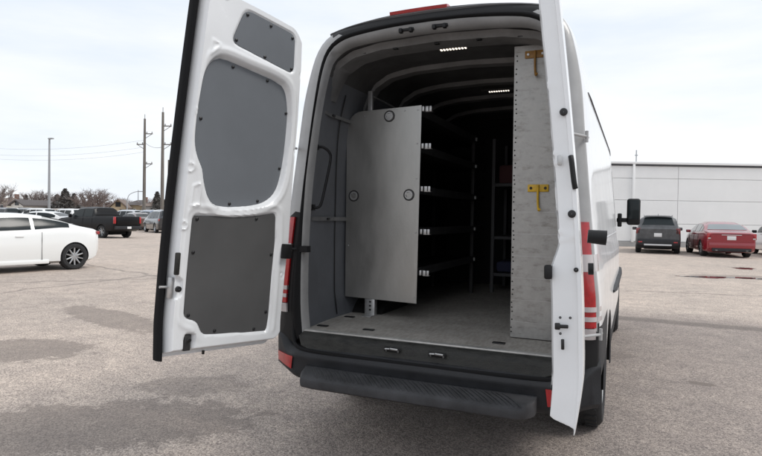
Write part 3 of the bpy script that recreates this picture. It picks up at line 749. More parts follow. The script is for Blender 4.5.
for z in (1.02, 1.317, 1.624, 1.931, 2.197):
    mb = MB(); mb.box((-.57, 1.79, z - .012), (.52, 2.10, .012)); mb.box((-.312, 1.79, z - .0), (.006, 2.10, .06)); o = mb.build('shelf', M['shelf'], sh)
    mb = MB(); mb.box((-.262, YP + .03, z + .002), (.016, .05, .036)); mb.box((-.235, YP + .012, z), (.022, .005, .040)); mb.box((-.209, YP + .012, z), (.020, .005, .040)); mb.box((-.222, YP + .03, z - .018), (.05, .04, .004)); mb.build('shelf_bracket', M['galv'], o, bevel=.002)
    mb = MB(); mb.box((-.30, 2.41, z - .0), (.014, .03, .030)); mb.build('shelf_clip', M['galv'], o)
# faint rack by the bulkhead on the right
rk = thing('storage_rack', 'dark open rack at the bulkhead deep inside the van', 'rack')
mb = MB()
for x in (-.165, .12):
    for y in (2.6, 3.2): mb.box((x, y, 1.45), (.03, .03, 1.54))
mb.build('upright', M['rackm'], rk)
for z in (.86, 1.23, 1.76): mb = MB(); mb.box((-.02, 2.9, z), (.30, .6, .03)); mb.build('shelf', M['rackm'], rk)
cl = MB(); cl.box((-.02, 2.85, 1.87), (.22, .4, .19)); tag(cl.build('toolbox', M['cloth'], None, bevel=.03), 'dark red soft bag on the upper shelf of the far rack in the van', 'bag').name = 'bag'
cl = MB(); cl.box((-.02, 2.85, .935), (.24, .4, .11)); tag(cl.build('tarp', M['bluec'], None, bevel=.03), 'folded dark blue cloth on the lower shelf of the far rack', 'cloth').name = 'folded_cloth'

# riveted partition on the right
pt = thing('partition_panel', 'tall riveted aluminium panel with yellow hooks at the right side of the van hold', 'panel')
YQ = .42
pm = mat('stained_aluminium', (.38, .37, .355), .45, metal=.5, var=.16, vscale=16, bump=.05, bscale=30, rvar=.1)
t = pm.node_tree; b = t.nodes['Principled BSDF']
src = b.inputs['Base Color'].links[0].from_socket
tcn = t.nodes.new('ShaderNodeTexCoord'); mpn = t.nodes.new('ShaderNodeMapping'); mpn.inputs['Scale'].default_value = (3, 3, 8)
nn = t.nodes.new('ShaderNodeTexNoise'); nn.inputs['Scale'].default_value = 3.2; nn.inputs['Detail'].default_value = 8; nn.inputs['Roughness'].default_value = .7
t.links.new(tcn.outputs['Object'], mpn.inputs[0]); t.links.new(mpn.outputs[0], nn.inputs[0])
c3 = t.nodes.new('ShaderNodeValToRGB'); c3.color_ramp.elements[0].position = .30; c3.color_ramp.elements[0].color = (.60, .58, .55, 1); c3.color_ramp.elements[1].position = .48; c3.color_ramp.elements[1].color = (1, 1, 1, 1)
m3 = t.nodes.new('ShaderNodeMix'); m3.data_type = 'RGBA'; m3.blend_type = 'MULTIPLY'; m3.inputs['Factor'].default_value = 1
t.links.new(nn.outputs['Fac'], c3.inputs[0]); t.links.new(src, m3.inputs['A']); t.links.new(c3.outputs[0], m3.inputs['B']); t.links.new(m3.outputs['Result'], b.inputs['Base Color'])
mb = MB(); prism(mb, [(.446, .685), (.84, .685), (.84, 1.9), (.77, 2.40), (.62, 2.485), (.438, 2.485)], YQ, YQ + .03); pp = mb.build('panel', pm, pt, bevel=.002, seg=1)
mb = MB()
z = .72
while z < 2.45:
    mb.lathe([(YQ - .0005, .005), (YQ - .003, .0035), (YQ - .003, .0005)], (.455 + .003 * math.sin(z * 40), 0, z), 'y', 8); z += rr_.choice([.026, .03, .05])
mb.build('rivet_row', M['sill'], pp)
mb = MB()
for z in np.linspace(.78, 1.46, 6): mb.box((.64, YQ - .0008, z + .004), (.385, .0014, .0018))
mb.build('panel_seam', M['galv'], pp)
for (x, z, m, lab) in ((.567, 2.425, 'amber', 'worn brown hook'), (.600, 1.610, 'yellow', 'yellow hook')):
    mb = MB(); mb.box((x, YQ - .006, z), (.125, .008, .045)); hk = mb.build('hook_plate', M[m], pt, bevel=.003); hk['label'] = lab
    mb = MB(); mb.tube(smooth_open([(x, YQ - .014, z + .02), (x, YQ - .016, z - .05), (x + .003, YQ - .02, z - .105), (x + .010, YQ - .035, z - .135), (x + .018, YQ - .055, z - .130)], 4), .007, 8); mb.build('hook', M[m], hk, smooth=True)
    mb = MB()
    for d in (-.043, .043): mb.lathe([(YQ - .010, .009), (YQ - .014, .007), (YQ - .014, .0005)], (x + d, 0, z), 'y', 10)
    mb.build('screw', M['galv'] if m == 'amber' else M['sill'], hk)
# ================================================================ GROUND
gm = bpy.data.materials.new('worn_parking_asphalt'); gm.use_nodes = True; t = gm.node_tree; b = t.nodes['Principled BSDF']; b.inputs['Roughness'].default_value = .9
N = lambda ty: t.nodes.new(ty)
L = t.links.new
geo = N('ShaderNodeNewGeometry'); POS = geo.outputs['Position']
def noise(scale, detail=5, rough=.6, vec=None):
    n = N('ShaderNodeTexNoise'); n.inputs['Scale'].default_value = scale; n.inputs['Detail'].default_value = detail; n.inputs['Roughness'].default_value = rough
    L(vec or POS, n.inputs[0]); return n.outputs['Fac']
def ramp(sock, a, b_, ca=(0, 0, 0, 1), cb=(1, 1, 1, 1)):
    if a > b_: a, b_, ca, cb = b_, a, cb, ca
    r = N('ShaderNodeValToRGB'); r.color_ramp.elements[0].position = a; r.color_ramp.elements[1].position = b_
    r.color_ramp.elements[0].color = ca; r.color_ramp.elements[1].color = cb; L(sock, r.inputs[0]); return r.outputs[0]
def mathn(op, a, b_=None, clamp=False):
    n = N('ShaderNodeMath'); n.operation = op; n.use_clamp = clamp
    for i, v in enumerate((a, b_)):
        if v is None: continue
        if isinstance(v, (int, float)): n.inputs[i].default_value = v
        else: L(v, n.inputs[i])
    return n.outputs[0]
def mixc(f, a, b_, mode='MIX'):
    n = N('ShaderNodeMix'); n.data_type = 'RGBA'; n.blend_type = mode
    for k, v in (('Factor', f), ('A', a), ('B', b_)):
        if isinstance(v, tuple): n.inputs[k].default_value = v
        elif isinstance(v, (int, float)): n.inputs[k].default_value = v
        else: L(v, n.inputs[k])
    return n.outputs['Result']
sep = N('ShaderNodeSeparateXYZ'); L(POS, sep.inputs[0]); PX, PY = sep.outputs[0], sep.outputs[1]
wob = mathn('MULTIPLY', mathn('SUBTRACT', noise(.9, 5), .5), 1.0)
# old grey asphalt round the van's right, paler dusty surface beyond the seam and to the left
pale = (.462, .413, .373, 1); grey = (.290, .260, .243, 1)
ga = mathn('SMOOTHSTEP' if False else 'ADD', PY, wob)
m_far = N('ShaderNodeMapRange'); m_far.interpolation_type = 'SMOOTHSTEP'; m_far.inputs['From Min'].default_value = 6.0; m_far.inputs['From Max'].default_value = 7.2; L(ga, m_far.inputs['Value'])
m_left = N('ShaderNodeMapRange'); m_left.interpolation_type = 'SMOOTHSTEP'; m_left.inputs['From Min'].default_value = .4; m_left.inputs['From Max'].default_value = -2.2; L(mathn('ADD', PX, wob), m_left.inputs['Value'])
f_pale = mathn('MAXIMUM', m_far.outputs[0], mathn('MULTIPLY', m_left.outputs[0], .78))
base = mixc(f_pale, grey, pale)
base = mixc(.55, base, ramp(noise(.35, 6), .3, .7, (.80, .80, .81, 1), (1.18, 1.14, 1.12, 1)), 'MULTIPLY')
base = mixc(.7, base, ramp(noise(2.6, 8, .7), .3, .7, (.70, .69, .70, 1), (1.26, 1.24, 1.2, 1)), 'MULTIPLY')
base = mixc(.5, base, ramp(noise(14, 6, .7), .3, .7, (.70, .69, .70, 1), (1.30, 1.28, 1.24, 1)), 'MULTIPLY')
# stones
vo = N('ShaderNodeTexVoronoi'); vo.inputs['Scale'].default_value = 120; L(POS, vo.inputs['Vector'])
vh = N('ShaderNodeSeparateColor'); L(vo.outputs['Color'], vh.inputs[0])
base = mixc(.9, base, ramp(vh.outputs[0], .05, .95, (.50, .48, .48, 1), (1.56, 1.52, 1.47, 1)), 'MULTIPLY')
vo2 = N('ShaderNodeTexVoronoi'); vo2.inputs['Scale'].default_value = 85; L(POS, vo2.inputs['Vector'])
vh2 = N('ShaderNodeSeparateColor'); L(vo2.outputs['Color'], vh2.inputs[0])
base = mixc(mathn('MULTIPLY', mathn('MULTIPLY', ramp(vh2.outputs[1], .84, .88), .85), ramp(vo2.outputs['Distance'], .30, .22)), base, (.085, .070, .064, 1))
base = mixc(mathn('MULTIPLY', mathn('MULTIPLY', ramp(vh2.outputs[1], .12, .08), .6), ramp(vo2.outputs['Distance'], .28, .2)), base, (.42, .37, .33, 1))
# dark tar-like stains
def blob(cx, cy, rx, ry, ang, jag=.5, sc=4.5, soft=.10):
    mp_ = N('ShaderNodeMapping'); mp_.vector_type = 'TEXTURE'; mp_.inputs['Location'].default_value = (cx, cy, 0); mp_.inputs['Rotation'].default_value = (0, 0, R(ang)); mp_.inputs['Scale'].default_value = (rx, ry, 1)
    L(POS, mp_.inputs[0]); ln = N('ShaderNodeVectorMath'); ln.operation = 'LENGTH'; L(mp_.outputs[0], ln.inputs[0])
    d = mathn('ADD', ln.outputs['Value'], mathn('MULTIPLY', mathn('SUBTRACT', noise(sc, 9, .78), .5), jag * 3))
    return ramp(d, 1 - soft, 1 + soft, (1, 1, 1, 1), (0, 0, 0, 1))
stain = (.165, .137, .120, 1)
g1 = ground(112, 318); g2 = ground(8, 350); g3 = ground(90, 425); g4 = ground(195, 385); g5 = ground(702, 384); g6 = ground(608, 354); g7 = ground(150, 300)
for (p, rx, ry, an, jg, k) in ((g1, 1.45, .36, -18, .5, .55), (g2, .85, .58, 25, .65, .58), (g3, 1.15, .50, 38, .8, .55), (g4, .45, .3, 30, .8, .4), (g5, .11, .07, 0, .5, .8), (g6, .30, .22, 0, .5, .35), (ground(745, 277), 1.4, .5, 10, .4, .45)):
    base = mixc(mathn('MULTIPLY', blob(p.x, p.y, rx, ry, an, jg), k), base, stain)
vo3 = N('ShaderNodeTexVoronoi'); vo3.inputs['Scale'].default_value = 4.2; L(POS, vo3.inputs['Vector'])
vh3 = N('ShaderNodeSeparateColor'); L(vo3.outputs['Color'], vh3.inputs[0])
base = mixc(mathn('MULTIPLY', mathn('MULTIPLY', ramp(vh3.outputs[0], .72, .78), ramp(mathn('ADD', vo3.outputs['Distance'], mathn('MULTIPLY', noise(30, 3), .10)), .13, .09)), .6), base, (.07, .06, .055, 1))
# straight dark seam where two paved areas meet, and wandering cracks
def band(nx, ny, d, w, wobs, jag):
    s_ = mathn('ADD', mathn('ADD', mathn('MULTIPLY', PX, nx), mathn('MULTIPLY', PY, ny)), -d)
    s_ = mathn('ADD', s_, mathn('MULTIPLY', mathn('SUBTRACT', noise(wobs, 6), .5), jag))
    return ramp(mathn('ABSOLUTE', s_), w * .6, w * 1.3, (1, 1, 1, 1), (0, 0, 0, 1))
q0, q1 = ground(622, 318), ground(762, 330); dx, dy = q1.x - q0.x, q1.y - q0.y; ll = math.hypot(dx, dy); nx, ny = -dy / ll, dx / ll
right = ramp(PX, .0, .3)
seam = mathn('MULTIPLY', band(nx, ny, nx * q0.x + ny * q0.y, .19, 2.5, .16), mathn('GREATER_THAN', PX, .2))
base = mixc(mathn('MULTIPLY', seam, .55), base, (.10, .085, .076, 1))
for (a_, b_) in (((0, 293), (155, 275)), ((90, 265), (300, 300)), ((600, 290), (762, 296)), ((0, 283), (70, 281))):
    q0, q1 = ground(*a_), ground(*b_); dx, dy = q1.x - q0.x, q1.y - q0.y; ll = math.hypot(dx, dy); nx, ny = -dy / ll, dx / ll
    side_ = mathn('LESS_THAN', PX, -1.5) if a_[0] < 300 else mathn('GREATER_THAN', PX, 1.0)
    base = mixc(mathn('MULTIPLY', mathn('MULTIPLY', band(nx, ny, nx * q0.x + ny * q0.y, .05, 1.1, .9), side_), .55), base, (.14, .125, .115, 1))
L(base, b.inputs['Base Color'])
bp = N('ShaderNodeBump'); bp.inputs['Strength'].default_value = .55; bp.inputs['Distance'].default_value = .008
L(mathn('ADD', mathn('MULTIPLY', vo.outputs['Distance'], -1.), mathn('MULTIPLY', noise(40, 4), .8)), bp.inputs['Height']); L(bp.outputs[0], b.inputs['Normal'])
mb = MB(); gs = [-1500, -700, -400, -250] + list(range(-200, 201, 5)) + [300, 600, 1500]
mb.grid([[(x, y, gz(x, y)) for x in gs] for y in gs]); g = mb.build('ground', gm); g['kind'] = 'structure'

# puddles: shallow water, lying in the paving
wm = bpy.data.materials.new('puddle_water'); wm.use_nodes = True; b2 = wm.node_tree.nodes['Principled BSDF']
b2.inputs['Base Color'].default_value = (.07, .062, .058, 1); b2.inputs['Roughness'].default_value = .04; b2.inputs['IOR'].default_value = 1.5; b2.inputs['Specular IOR Level'].default_value = .9
def puddle(cx, cy, rx, ry, rz, seed):
    rr = random.Random(seed); ph = [rr.uniform(0, 6.3) for _ in range(6)]
    pts = []
    for k in range(72):
        a = 2 * math.pi * k / 72; q = 1 + .16 * math.sin(2 * a + ph[0]) + .13 * math.sin(3 * a + ph[1]) + .08 * math.sin(5 * a + ph[2]) + .05 * math.sin(9 * a + ph[3]) + .03 * math.sin(16 * a + ph[4])
        x, y = rx * q * math.cos(a), ry * q * math.sin(a); pts.append((cx + x * math.cos(rz) - y * math.sin(rz), cy + x * math.sin(rz) + y * math.cos(rz), .004))
    mb = MB(); mb.add(pts, [tuple(range(72))]); o = mb.build('puddle', wm); o['kind'] = 'structure'
for i, (px, py, rx, ry) in enumerate(((706, 277.2, .55, .26), (738, 277.8, .42, .24), (744, 268.5, .30, .40), (757, 279, .35, .18), (688, 276.5, .3, .08))):
    p = ground(px, py); puddle(p.x, p.y, rx, ry, .12, i)

# ================================================================ CARS
def lerp_tab(tab, s): return float(np.interp(s, [p[0] for p in tab], [p[1] for p in tab]))
def make_car(root, L_, W, top, belt, wid, r, ax, paint, side_win, front_gl, rear_gl, lean=.42, clear=.20, spokes=5, rimm='rim', tw=.22, res=70, glassm='glass', lower=None, archk=1.10, openbed=None):
    """local frame: y = 0 at the rear bumper, +y forward, x across.
    top/belt/wid: tables over y. side_win: list of (y0,y1). front_gl/rear_gl: (ya,yb) spans over the sloped roof line"""
    ys = sorted(set(list(np.linspace(.0, L_, res)) + [.015, .04, .08, L_ - .08, L_ - .04, L_ - .015]))
    ker = np.linspace(-.09, .09, 7)
    def T(y): return float(np.mean([lerp_tab(top, y + k) for k in ker]))
    def B(y): return min(float(np.mean([lerp_tab(belt, y + k) for k in ker])), T(y) - .005)
    def Wd(y): return lerp_tab(wid, y) * W / 2
    QS = [0, .3, .62, .84, .94, 1.]
    def side(y, z):
        w_ = Wd(y); g_ = T(y) - B(y); q = min(1, max(0, (z - B(y)) / max(g_, 1e-4)))
        return w_ - .055 - lean * g_ * q ** 1.25 - .10 * min(1, g_ * 3) * max(0, q - .84) / .16
    def half(y):
        w_ = Wd(y); t_ = T(y); b_ = B(y); g_ = t_ - b_
        e = max(0, min(1, min(y, L_ - y) / .35)); cl = clear + .16 * (1 - e) ** 2
        pts = [(0, cl), (w_ * .86, cl), (w_ - .025, cl + .045), (w_ - .004, cl + .13), (w_ + .004, (cl + b_) / 2 + .02), (w_ - .006, b_ - .14), (w_ - .022, b_ - .05), (w_ - .040, b_ - .014)]
        for q in QS: pts.append((side(y, b_ + g_ * q), b_ + g_ * q - (.02 * (q > .9) * min(1, g_ * 3))))
        xr = pts[-1][0]
        for k, c_ in ((.86, .012), (.55, .022), (0, .028)): pts.append((xr * k, t_ + c_ * min(1, g_ * 2 + .3)))
        return pts
    P = []
    for y in ys:
        h_ = half(y); P.append([(x, y, z) for x, z in h_] + [(-x, y, z) for x, z in h_[::-1][1:-1]])
    mb = MB(); P = np.array(P); mb.grid(P, cyc=True)
    for j, fl in ((0, 1), (-1, 0)): mb.add([tuple(q) for q in P[j]], [tuple(range(P.shape[1]))])
    if openbed:
        pass
    ob = mb.build('body', [paint, M['arch'], M['plastic']], None)
    # wheel arches by boolean
    def cutter(mbx):
        return mbx.build('cut', [M['arch']], None)
    mc = MB()
    for a in ax:
        mc.lathe([(-W, .0005), (-W, r * archk), (W, r * archk), (W, .0005)], (0, a, r), 'x', 40)
    if openbed: mc.box(((0), (openbed[0] + openbed[1]) / 2, openbed[2] + .6), (openbed[3], openbed[1] - openbed[0], 1.2))
    cu = cutter(mc)
    md = ob.modifiers.new('b', 'BOOLEAN'); md.operation = 'DIFFERENCE'; md.object = cu; md.solver = 'EXACT'
    try: md.use_self = True
    except Exception: pass
    dg = bpy.context.evaluated_depsgraph_get(); dg.update(); ev = ob.evaluated_get(dg)
    me = bpy.data.meshes.new_from_object(ev); ob.modifiers.clear(); old = ob.data; ob.data = me; bpy.data.meshes.remove(old); bpy.data.objects.remove(cu)
    me.materials.clear()
    for m_ in (paint, M['arch'], M['plastic']): me.materials.append(m_)
    for p in me.polygons:
        p.use_smooth = True; c = p.center; k = 0
        for a in ax:
            if abs(math.hypot(c.y - a, c.z - r) - r * archk) < .012 and abs(p.normal.x) < .5 and c.z > .1: k = 1
        if openbed and openbed[0] < c.y < openbed[1] and abs(c.x) < openbed[3] / 2 + .01 and c.z < openbed[2] + .55 and c.z > openbed[2] - .02 and (abs(p.normal.z) < .3 or c.z < openbed[2] + .02): k = 1
        if lower and c.z < lower(c.y) and k == 0: k = 2
        p.material_index = k
    me.set_sharp_from_angle(angle=R(32))
    ob.parent = root
    # wheel-well inner faces
    mb = MB()
    mb.box((0, sum(ax) / 2, r * .95), (W * .60, ax[1] - ax[0] + r * 1.5, r * .9))
    mb.build('underbody', M['arch'], root)
    # windows
    gl = M[glassm]
    for s in (-1, 1):
        for (y0, y1) in side_win:
            mb = MB(); Pw = []
            for k in range(15):
                y = y0 + (y1 - y0) * k / 14; b_ = B(y); t_ = T(y); zl = b_ + .035; zh = max(zl + .001, b_ + (t_ - b_) * .80 - .0)
                if t_ - b_ < .10: zh = zl + .001
                Pw.append([(s * (side(y, z) + .006), y, z) for z in np.linspace(zl, zh, 6)])
            mb.grid(Pw); mb.build('side_window', gl, root, smooth=True)
    for nm, span in (('windscreen', front_gl), ('rear_window', rear_gl)):
        if not span: continue
        mb = MB(); Pw = []
        for k in range(10):
            y = span[0] + (span[1] - span[0]) * k / 9; t_ = T(y); g_ = t_ - B(y); xr = side(y, t_) * .93
            Pw.append([(xr * u, y, t_ + .016 + .012 * min(1, g_ * 2 + .3) * (1 - abs(u)) * 1.6) for u in np.linspace(-1, 1, 9)])
        mb.grid(Pw); mb.build(nm, gl, root, smooth=True)
    for a in ax:
        for s in (-1, 1): wheel(root, (s * (W / 2 - tw / 2 - .015), a, r), r, tw, s, spokes, rimm)
    return dict(T=T, B=B, Wd=Wd, side=side, body=ob)
def seams(root, i, ys, z0, par='door_seam'):
    for s in (-1, 1):
        for y in ys:
            zt = i['B'](y) - .03; pts = [(s * (i['Wd'](y) + (.003 if z < zt - .10 else -.008 - .02 * (z > zt - .03))), y + .02 * math.sin(z * 3), z) for z in np.linspace(z0, zt, 8)]
            mb = MB(); mb.tube(pts, .006, 5); mb.build(par, M['black'], root)
def cbox(name, m, par, c, d, bev=.012, rot=None, mirror=True):
    out = []
    for s in ((-1, 1) if mirror else (1,)):
        mb = MB(); mb.box((c[0] * s, c[1], c[2]), d, rot=rot); out.append(mb.build(name, m, par, bevel=bev))
    return out
def place(root, pos, heading):

    """heading: direction the nose points, degrees from +X"""
    root.location = (pos[0], pos[1], gz(pos[0], pos[1])); root.rotation_euler = (0, 0, R(heading - 90))

# ---- white coupe, nose to the left, on the far left
cp = thing('parked_car', 'white two-door coupe with tinted windows cut off by the left edge of the photo', 'car')
ctop = [(0, .92), (.05, .99), (.30, 1.03), (.55, 1.08), (.95, 1.22), (1.35, 1.315), (1.75, 1.355), (2.15, 1.355), (2.5, 1.32), (2.85, 1.22), (3.45, 1.0), (3.9, .93), (4.3, .80), (4.45, .68), (4.5, .5)]
cbelt = [(0, .90), (.5, 1.00), (1.0, 1.01), (1.6, .965), (2.6, .93), (3.4, .92), (4.0, .86), (4.5, .5)]
cwid = [(0, .80), (.10, .90), (.35, .965), (.9, 1.0), (2.2, .985), (3.6, .995), (4.2, .93), (4.5, .70)]
i = make_car(cp, 4.5, 1.80, ctop, cbelt, cwid, .325, (.68, 3.40), M['pwhite'], [(.80, 1.60), (1.68, 2.95)], (2.75, 3.38), (.62, 1.30), lean=.50, clear=.19, spokes=10, rimm='rim', tw=.225, res=90)
cbox('tail_light', M['lampred'], cp, (.66, .035, .90), (.30, .05, .08), .015)
seams(cp, i, (1.45, 2.92), .28)
cbox('door_handle', M['pwhite'], cp, (.895, 1.95, .84), (.02, .18, .03), .008)
cbox('wing_mirror', M['pwhite'], cp, (.97, 2.85, .98), (.17, .12, .13), .03)
cbox('bumper_insert', M['black'], cp, (.0, .02, .38), (1.2, .05, .16), .02, mirror=False)
cbox('side_sill', M['pwhite'], cp, (.875, 2.25, .235), (.06, 1.9, .10), .02)
pw = ground(73, 269.3)
# nose direction follows the line of its near wheels
hd_ = 259.
hv = Vector((math.cos(R(hd_)), math.sin(R(hd_)))); nl = Vector((-hv.y, hv.x))   # left of travel
ctr = Vector((pw.x, pw.y)) - nl * .0
# near side is the car's left: rear-left wheel at pw
org = Vector((pw.x, pw.y)) - nl * .79 - hv * .68
place(cp, org, hd_)

# ---- black crew-cab pickup
pk = thing('pickup_truck', 'black crew-cab pickup truck with red tail lights parked behind the white coupe', 'pickup')
ptop = [(0, 1.33), (.05, 1.36), (1.90, 1.38), (1.93, 1.42), (2.02, 1.86), (2.15, 1.90), (3.0, 1.92), (3.6, 1.86), (3.75, 1.78), (4.30, 1.32), (4.45, 1.27), (5.3, 1.20), (5.65, 1.10), (5.75, .85)]
pbelt = [(0, 1.28), (1.9, 1.33), (2.0, 1.30), (4.2, 1.26), (5.6, 1.05), (5.75, .8)]
pwid = [(0, .97), (.06, .99), (.3, 1.), (5.2, 1.), (5.6, .93), (5.75, .85)]
i = make_car(pk, 5.75, 1.98, ptop, pbelt, pwid, .40, (1.20, 4.78), M['pblack'], [(2.10, 2.92), (3.0, 4.05)], (3.72, 4.28), None, lean=.30, clear=.42, spokes=6, tw=.26, openbed=(.07, 1.88, .88, 1.72), archk=1.14)
seams(pk, i, (2.05, 2.95, 4.15), .5)
mb = MB(); mb.grid([[(x, 1.955 + .085 * z, 1.40 + .40 * z) for x in np.linspace(-.68, .68, 5)] for z in (0, .5, 1)]); mb.xf(lambda v: Vector((v.x, v.y - .03, v.z))); mb.build('rear_window', M['black'], pk)
cbox('tail_light', M['lampred'], pk, (.925, .03, 1.12), (.13, .12, .42), .02)
cbox('tailgate', M['pblack'], pk, (0, -.012, 1.08), (1.62, .05, .48), .02, mirror=False)
cbox('bumper', M['plastic'], pk, (0, -.06, .66), (1.90, .18, .20), .03, mirror=False)
cbox('plate', M['plate'], pk, (0, -.158, .66), (.30, .01, .14), .004, mirror=False)
cbox('wing_mirror', M['pblack'], pk, (1.12, 4.0, 1.36), (.20, .12, .24), .04)
cbox('running_board', M['black'], pk, (.97, 3.0, .40), (.14, 2.0, .05), .02)
pr = ground(102, 238); hd_ = 176.; hv = Vector((math.cos(R(hd_)), math.sin(R(hd_)))); nl = Vector((-hv.y, hv.x))
pk.scale = (.90,) * 3; place(pk, Vector((pr.x, pr.y)) - nl * .80 - hv * 1.10, hd_)

# ---- grey SUV by the warehouse, tail towards us
sv = thing('parked_car', 'dusty dark grey SUV seen from behind in front of the white warehouse', 'car')
stop_ = [(0, 1.05), (.04, 1.10), (.16, 1.30), (.38, 1.62), (.55, 1.66), (1.5, 1.70), (2.4, 1.68), (2.9, 1.58), (3.5, 1.12), (3.7, 1.07), (4.3, .98), (4.55, .85), (4.62, .6)]
sbelt = [(0, 1.03), (.3, 1.05), (1.5, 1.02), (3.4, 1.0), (4.4, .9), (4.62, .55)]
swid = [(0, .90), (.06, .95), (.3, .99), (2.2, 1.), (3.8, .98), (4.4, .90), (4.62, .75)]
i = make_car(sv, 4.62, 1.84, stop_, sbelt, swid, .355, (.93, 3.60), M['pgrey'], [(.48, 1.35), (1.43, 2.2), (2.28, 3.1)], (2.92, 3.42), (.13, .37), lean=.32, clear=.22, spokes=5, tw=.23, lower=lambda y: .50)
cbox('tail_light', M['lampdark'], sv, (.79, .09, 1.00), (.19, .18, .26), .03)
cbox('bumper', M['plastic'], sv, (0, -.03, .52), (1.66, .16, .26), .04, mirror=False)
cbox('plate', M['plate'], sv, (0, -.012, .83), (.31, .012, .16), .004, mirror=False)
cbox('roof_rail', M['chrome'], sv, (.58, 1.55, 1.712), (.03, 1.3, .03), .01)
cbox('wing_mirror', M['pgrey'], sv, (1.0, 3.0, 1.08), (.20, .12, .15), .03)
cbox('rear_wiper', M['black'], sv, (.12, .16, 1.20), (.34, .012, .015), .003, mirror=False)
cbox('bumper_insert', M['cladt'], sv, (0, -.115, .40), (1.1, .02, .07), .01, mirror=False)
cbox('reflector', M['lampred'], sv, (.70, -.112, .52), (.16, .012, .05), .004)
cbox('roof_spoiler', M['pgrey'], sv, (0, .33, 1.655), (1.16, .16, .03), .01, mirror=False)
cbox('tailgate_trim', M['black'], sv, (0, .03, .93), (.9, .05, .05), .01, mirror=False)
mb = MB(); mb.tube([(0, .40, 1.68), (0, .36, 1.76)], .008, 5); mb.build('aerial', M['black'], sv)
p = (ground(641, 252.3) + ground(673, 252.8)) / 2
place(sv, (p.x - .02, p.y - .93 - .3), 89)

# ---- red sedan
rd = thing('parked_car', 'red four-door sedan parked at an angle in front of the white warehouse', 'car')
rtop = [(0, .94), (.04, 1.02), (.5, 1.07), (.62, 1.08), (1.25, 1.34), (1.6, 1.42), (2.3, 1.45), (2.9, 1.40), (3.7, 1.04), (3.9, 1.0), (4.7, .86), (4.85, .70), (4.9, .5)]
rbelt = [(0, .92), (.6, 1.02), (2.0, .99), (3.6, .95), (4.6, .82), (4.9, .5)]
rwid = [(0, .88), (.06, .93), (.4, .985), (1.2, 1.), (3.8, .99), (4.5, .92), (4.9, .70)]
i = make_car(rd, 4.9, 1.86, rtop, rbelt, rwid, .335, (1.05, 3.86), M['pred'], [(1.05, 1.42), (1.5, 2.35), (2.43, 3.3)], (2.98, 3.64), (.70, 1.24), lean=.46, clear=.20, spokes=5, tw=.23, glassm='glassb')
cbox('tail_light', M['lampred'], rd, (.80, .045, .86), (.17, .09, .26), .03)
cbox('plate', M['plate'], rd, (0, -.004, .80), (.32, .012, .16), .004, mirror=False)
cbox('trunk_trim', M['chrome'], rd, (0, .0, .92), (.72, .012, .025), .004, mirror=False)
cbox('bumper', M['pred'], rd, (0, -.01, .50), (1.64, .10, .24), .04, mirror=False)
cbox('bumper_insert', M['plastic'], rd, (0, -.02, .32), (1.40, .10, .14), .03, mirror=False)
seams(rd, i, (1.45, 2.38, 3.35), .3)
cbox('trunk_seam', M['black'], rd, (0, -.003, .955), (1.35, .008, .010), .002, mirror=False)
cbox('backup_lamp', M['lampwhite'], rd, (.80, -.004, .78), (.10, .012, .05), .003)
cbox('exhaust_tip', M['chrome'], rd, (.55, -.03, .30), (.12, .08, .05), .015)
cbox('door_handle', M['chrome'], rd, (.925, 1.9, .86), (.02, .16, .03), .006)
cbox('door_handle', M['chrome'], rd, (.925, 2.9, .86), (.02, .16, .03), .006)
cbox('wing_mirror', M['pred'], rd, (1.0, 3.15, 1.02), (.19, .11, .13), .03)
p = ground(703, 255.8); hd_ = 96.; hv = Vector((math.cos(R(hd_)), math.sin(R(hd_)))); nl = Vector((-hv.y, hv.x))
place(rd, Vector((p.x, p.y)) - nl * .80 - hv * 1.05, hd_)

# ---- white car at the right edge
wr = thing('parked_car', 'white sedan beside the red one, mostly cut off by the right edge of the photo', 'car')
i = make_car(wr, 4.7, 1.84, rtop[:-4] + [(4.5, .86), (4.65, .7), (4.7, .5)], rbelt[:-2] + [(4.4, .82), (4.7, .5)], [(0, .88), (.4, .985), (4., .98), (4.7, .7)], .34, (1.0, 3.75), M['pwhite'], [(1.0, 1.42), (1.5, 2.3), (2.38, 3.2)], (2.98, 3.64), (.70, 1.24), lean=.44, clear=.20, spokes=5, tw=.23, rimm='rimd')
cbox('tail_light', M['lampred'], wr, (.78, .045, .88), (.2, .09, .18), .03)
cbox('bumper', M['pwhite'], wr, (0, -.01, .50), (1.62, .10, .24), .04, mirror=False)
cbox('wing_mirror', M['black'], wr, (1.0, 3.05, 1.04), (.19, .11, .13), .03)
p = ground(754, 253.5)
hd_ = 96.; hv = Vector((math.cos(R(hd_)), math.sin(R(hd_)))); nl = Vector((-hv.y, hv.x))
place(wr, Vector((p.x, p.y)) - nl * .80 - hv * 3.75, hd_)

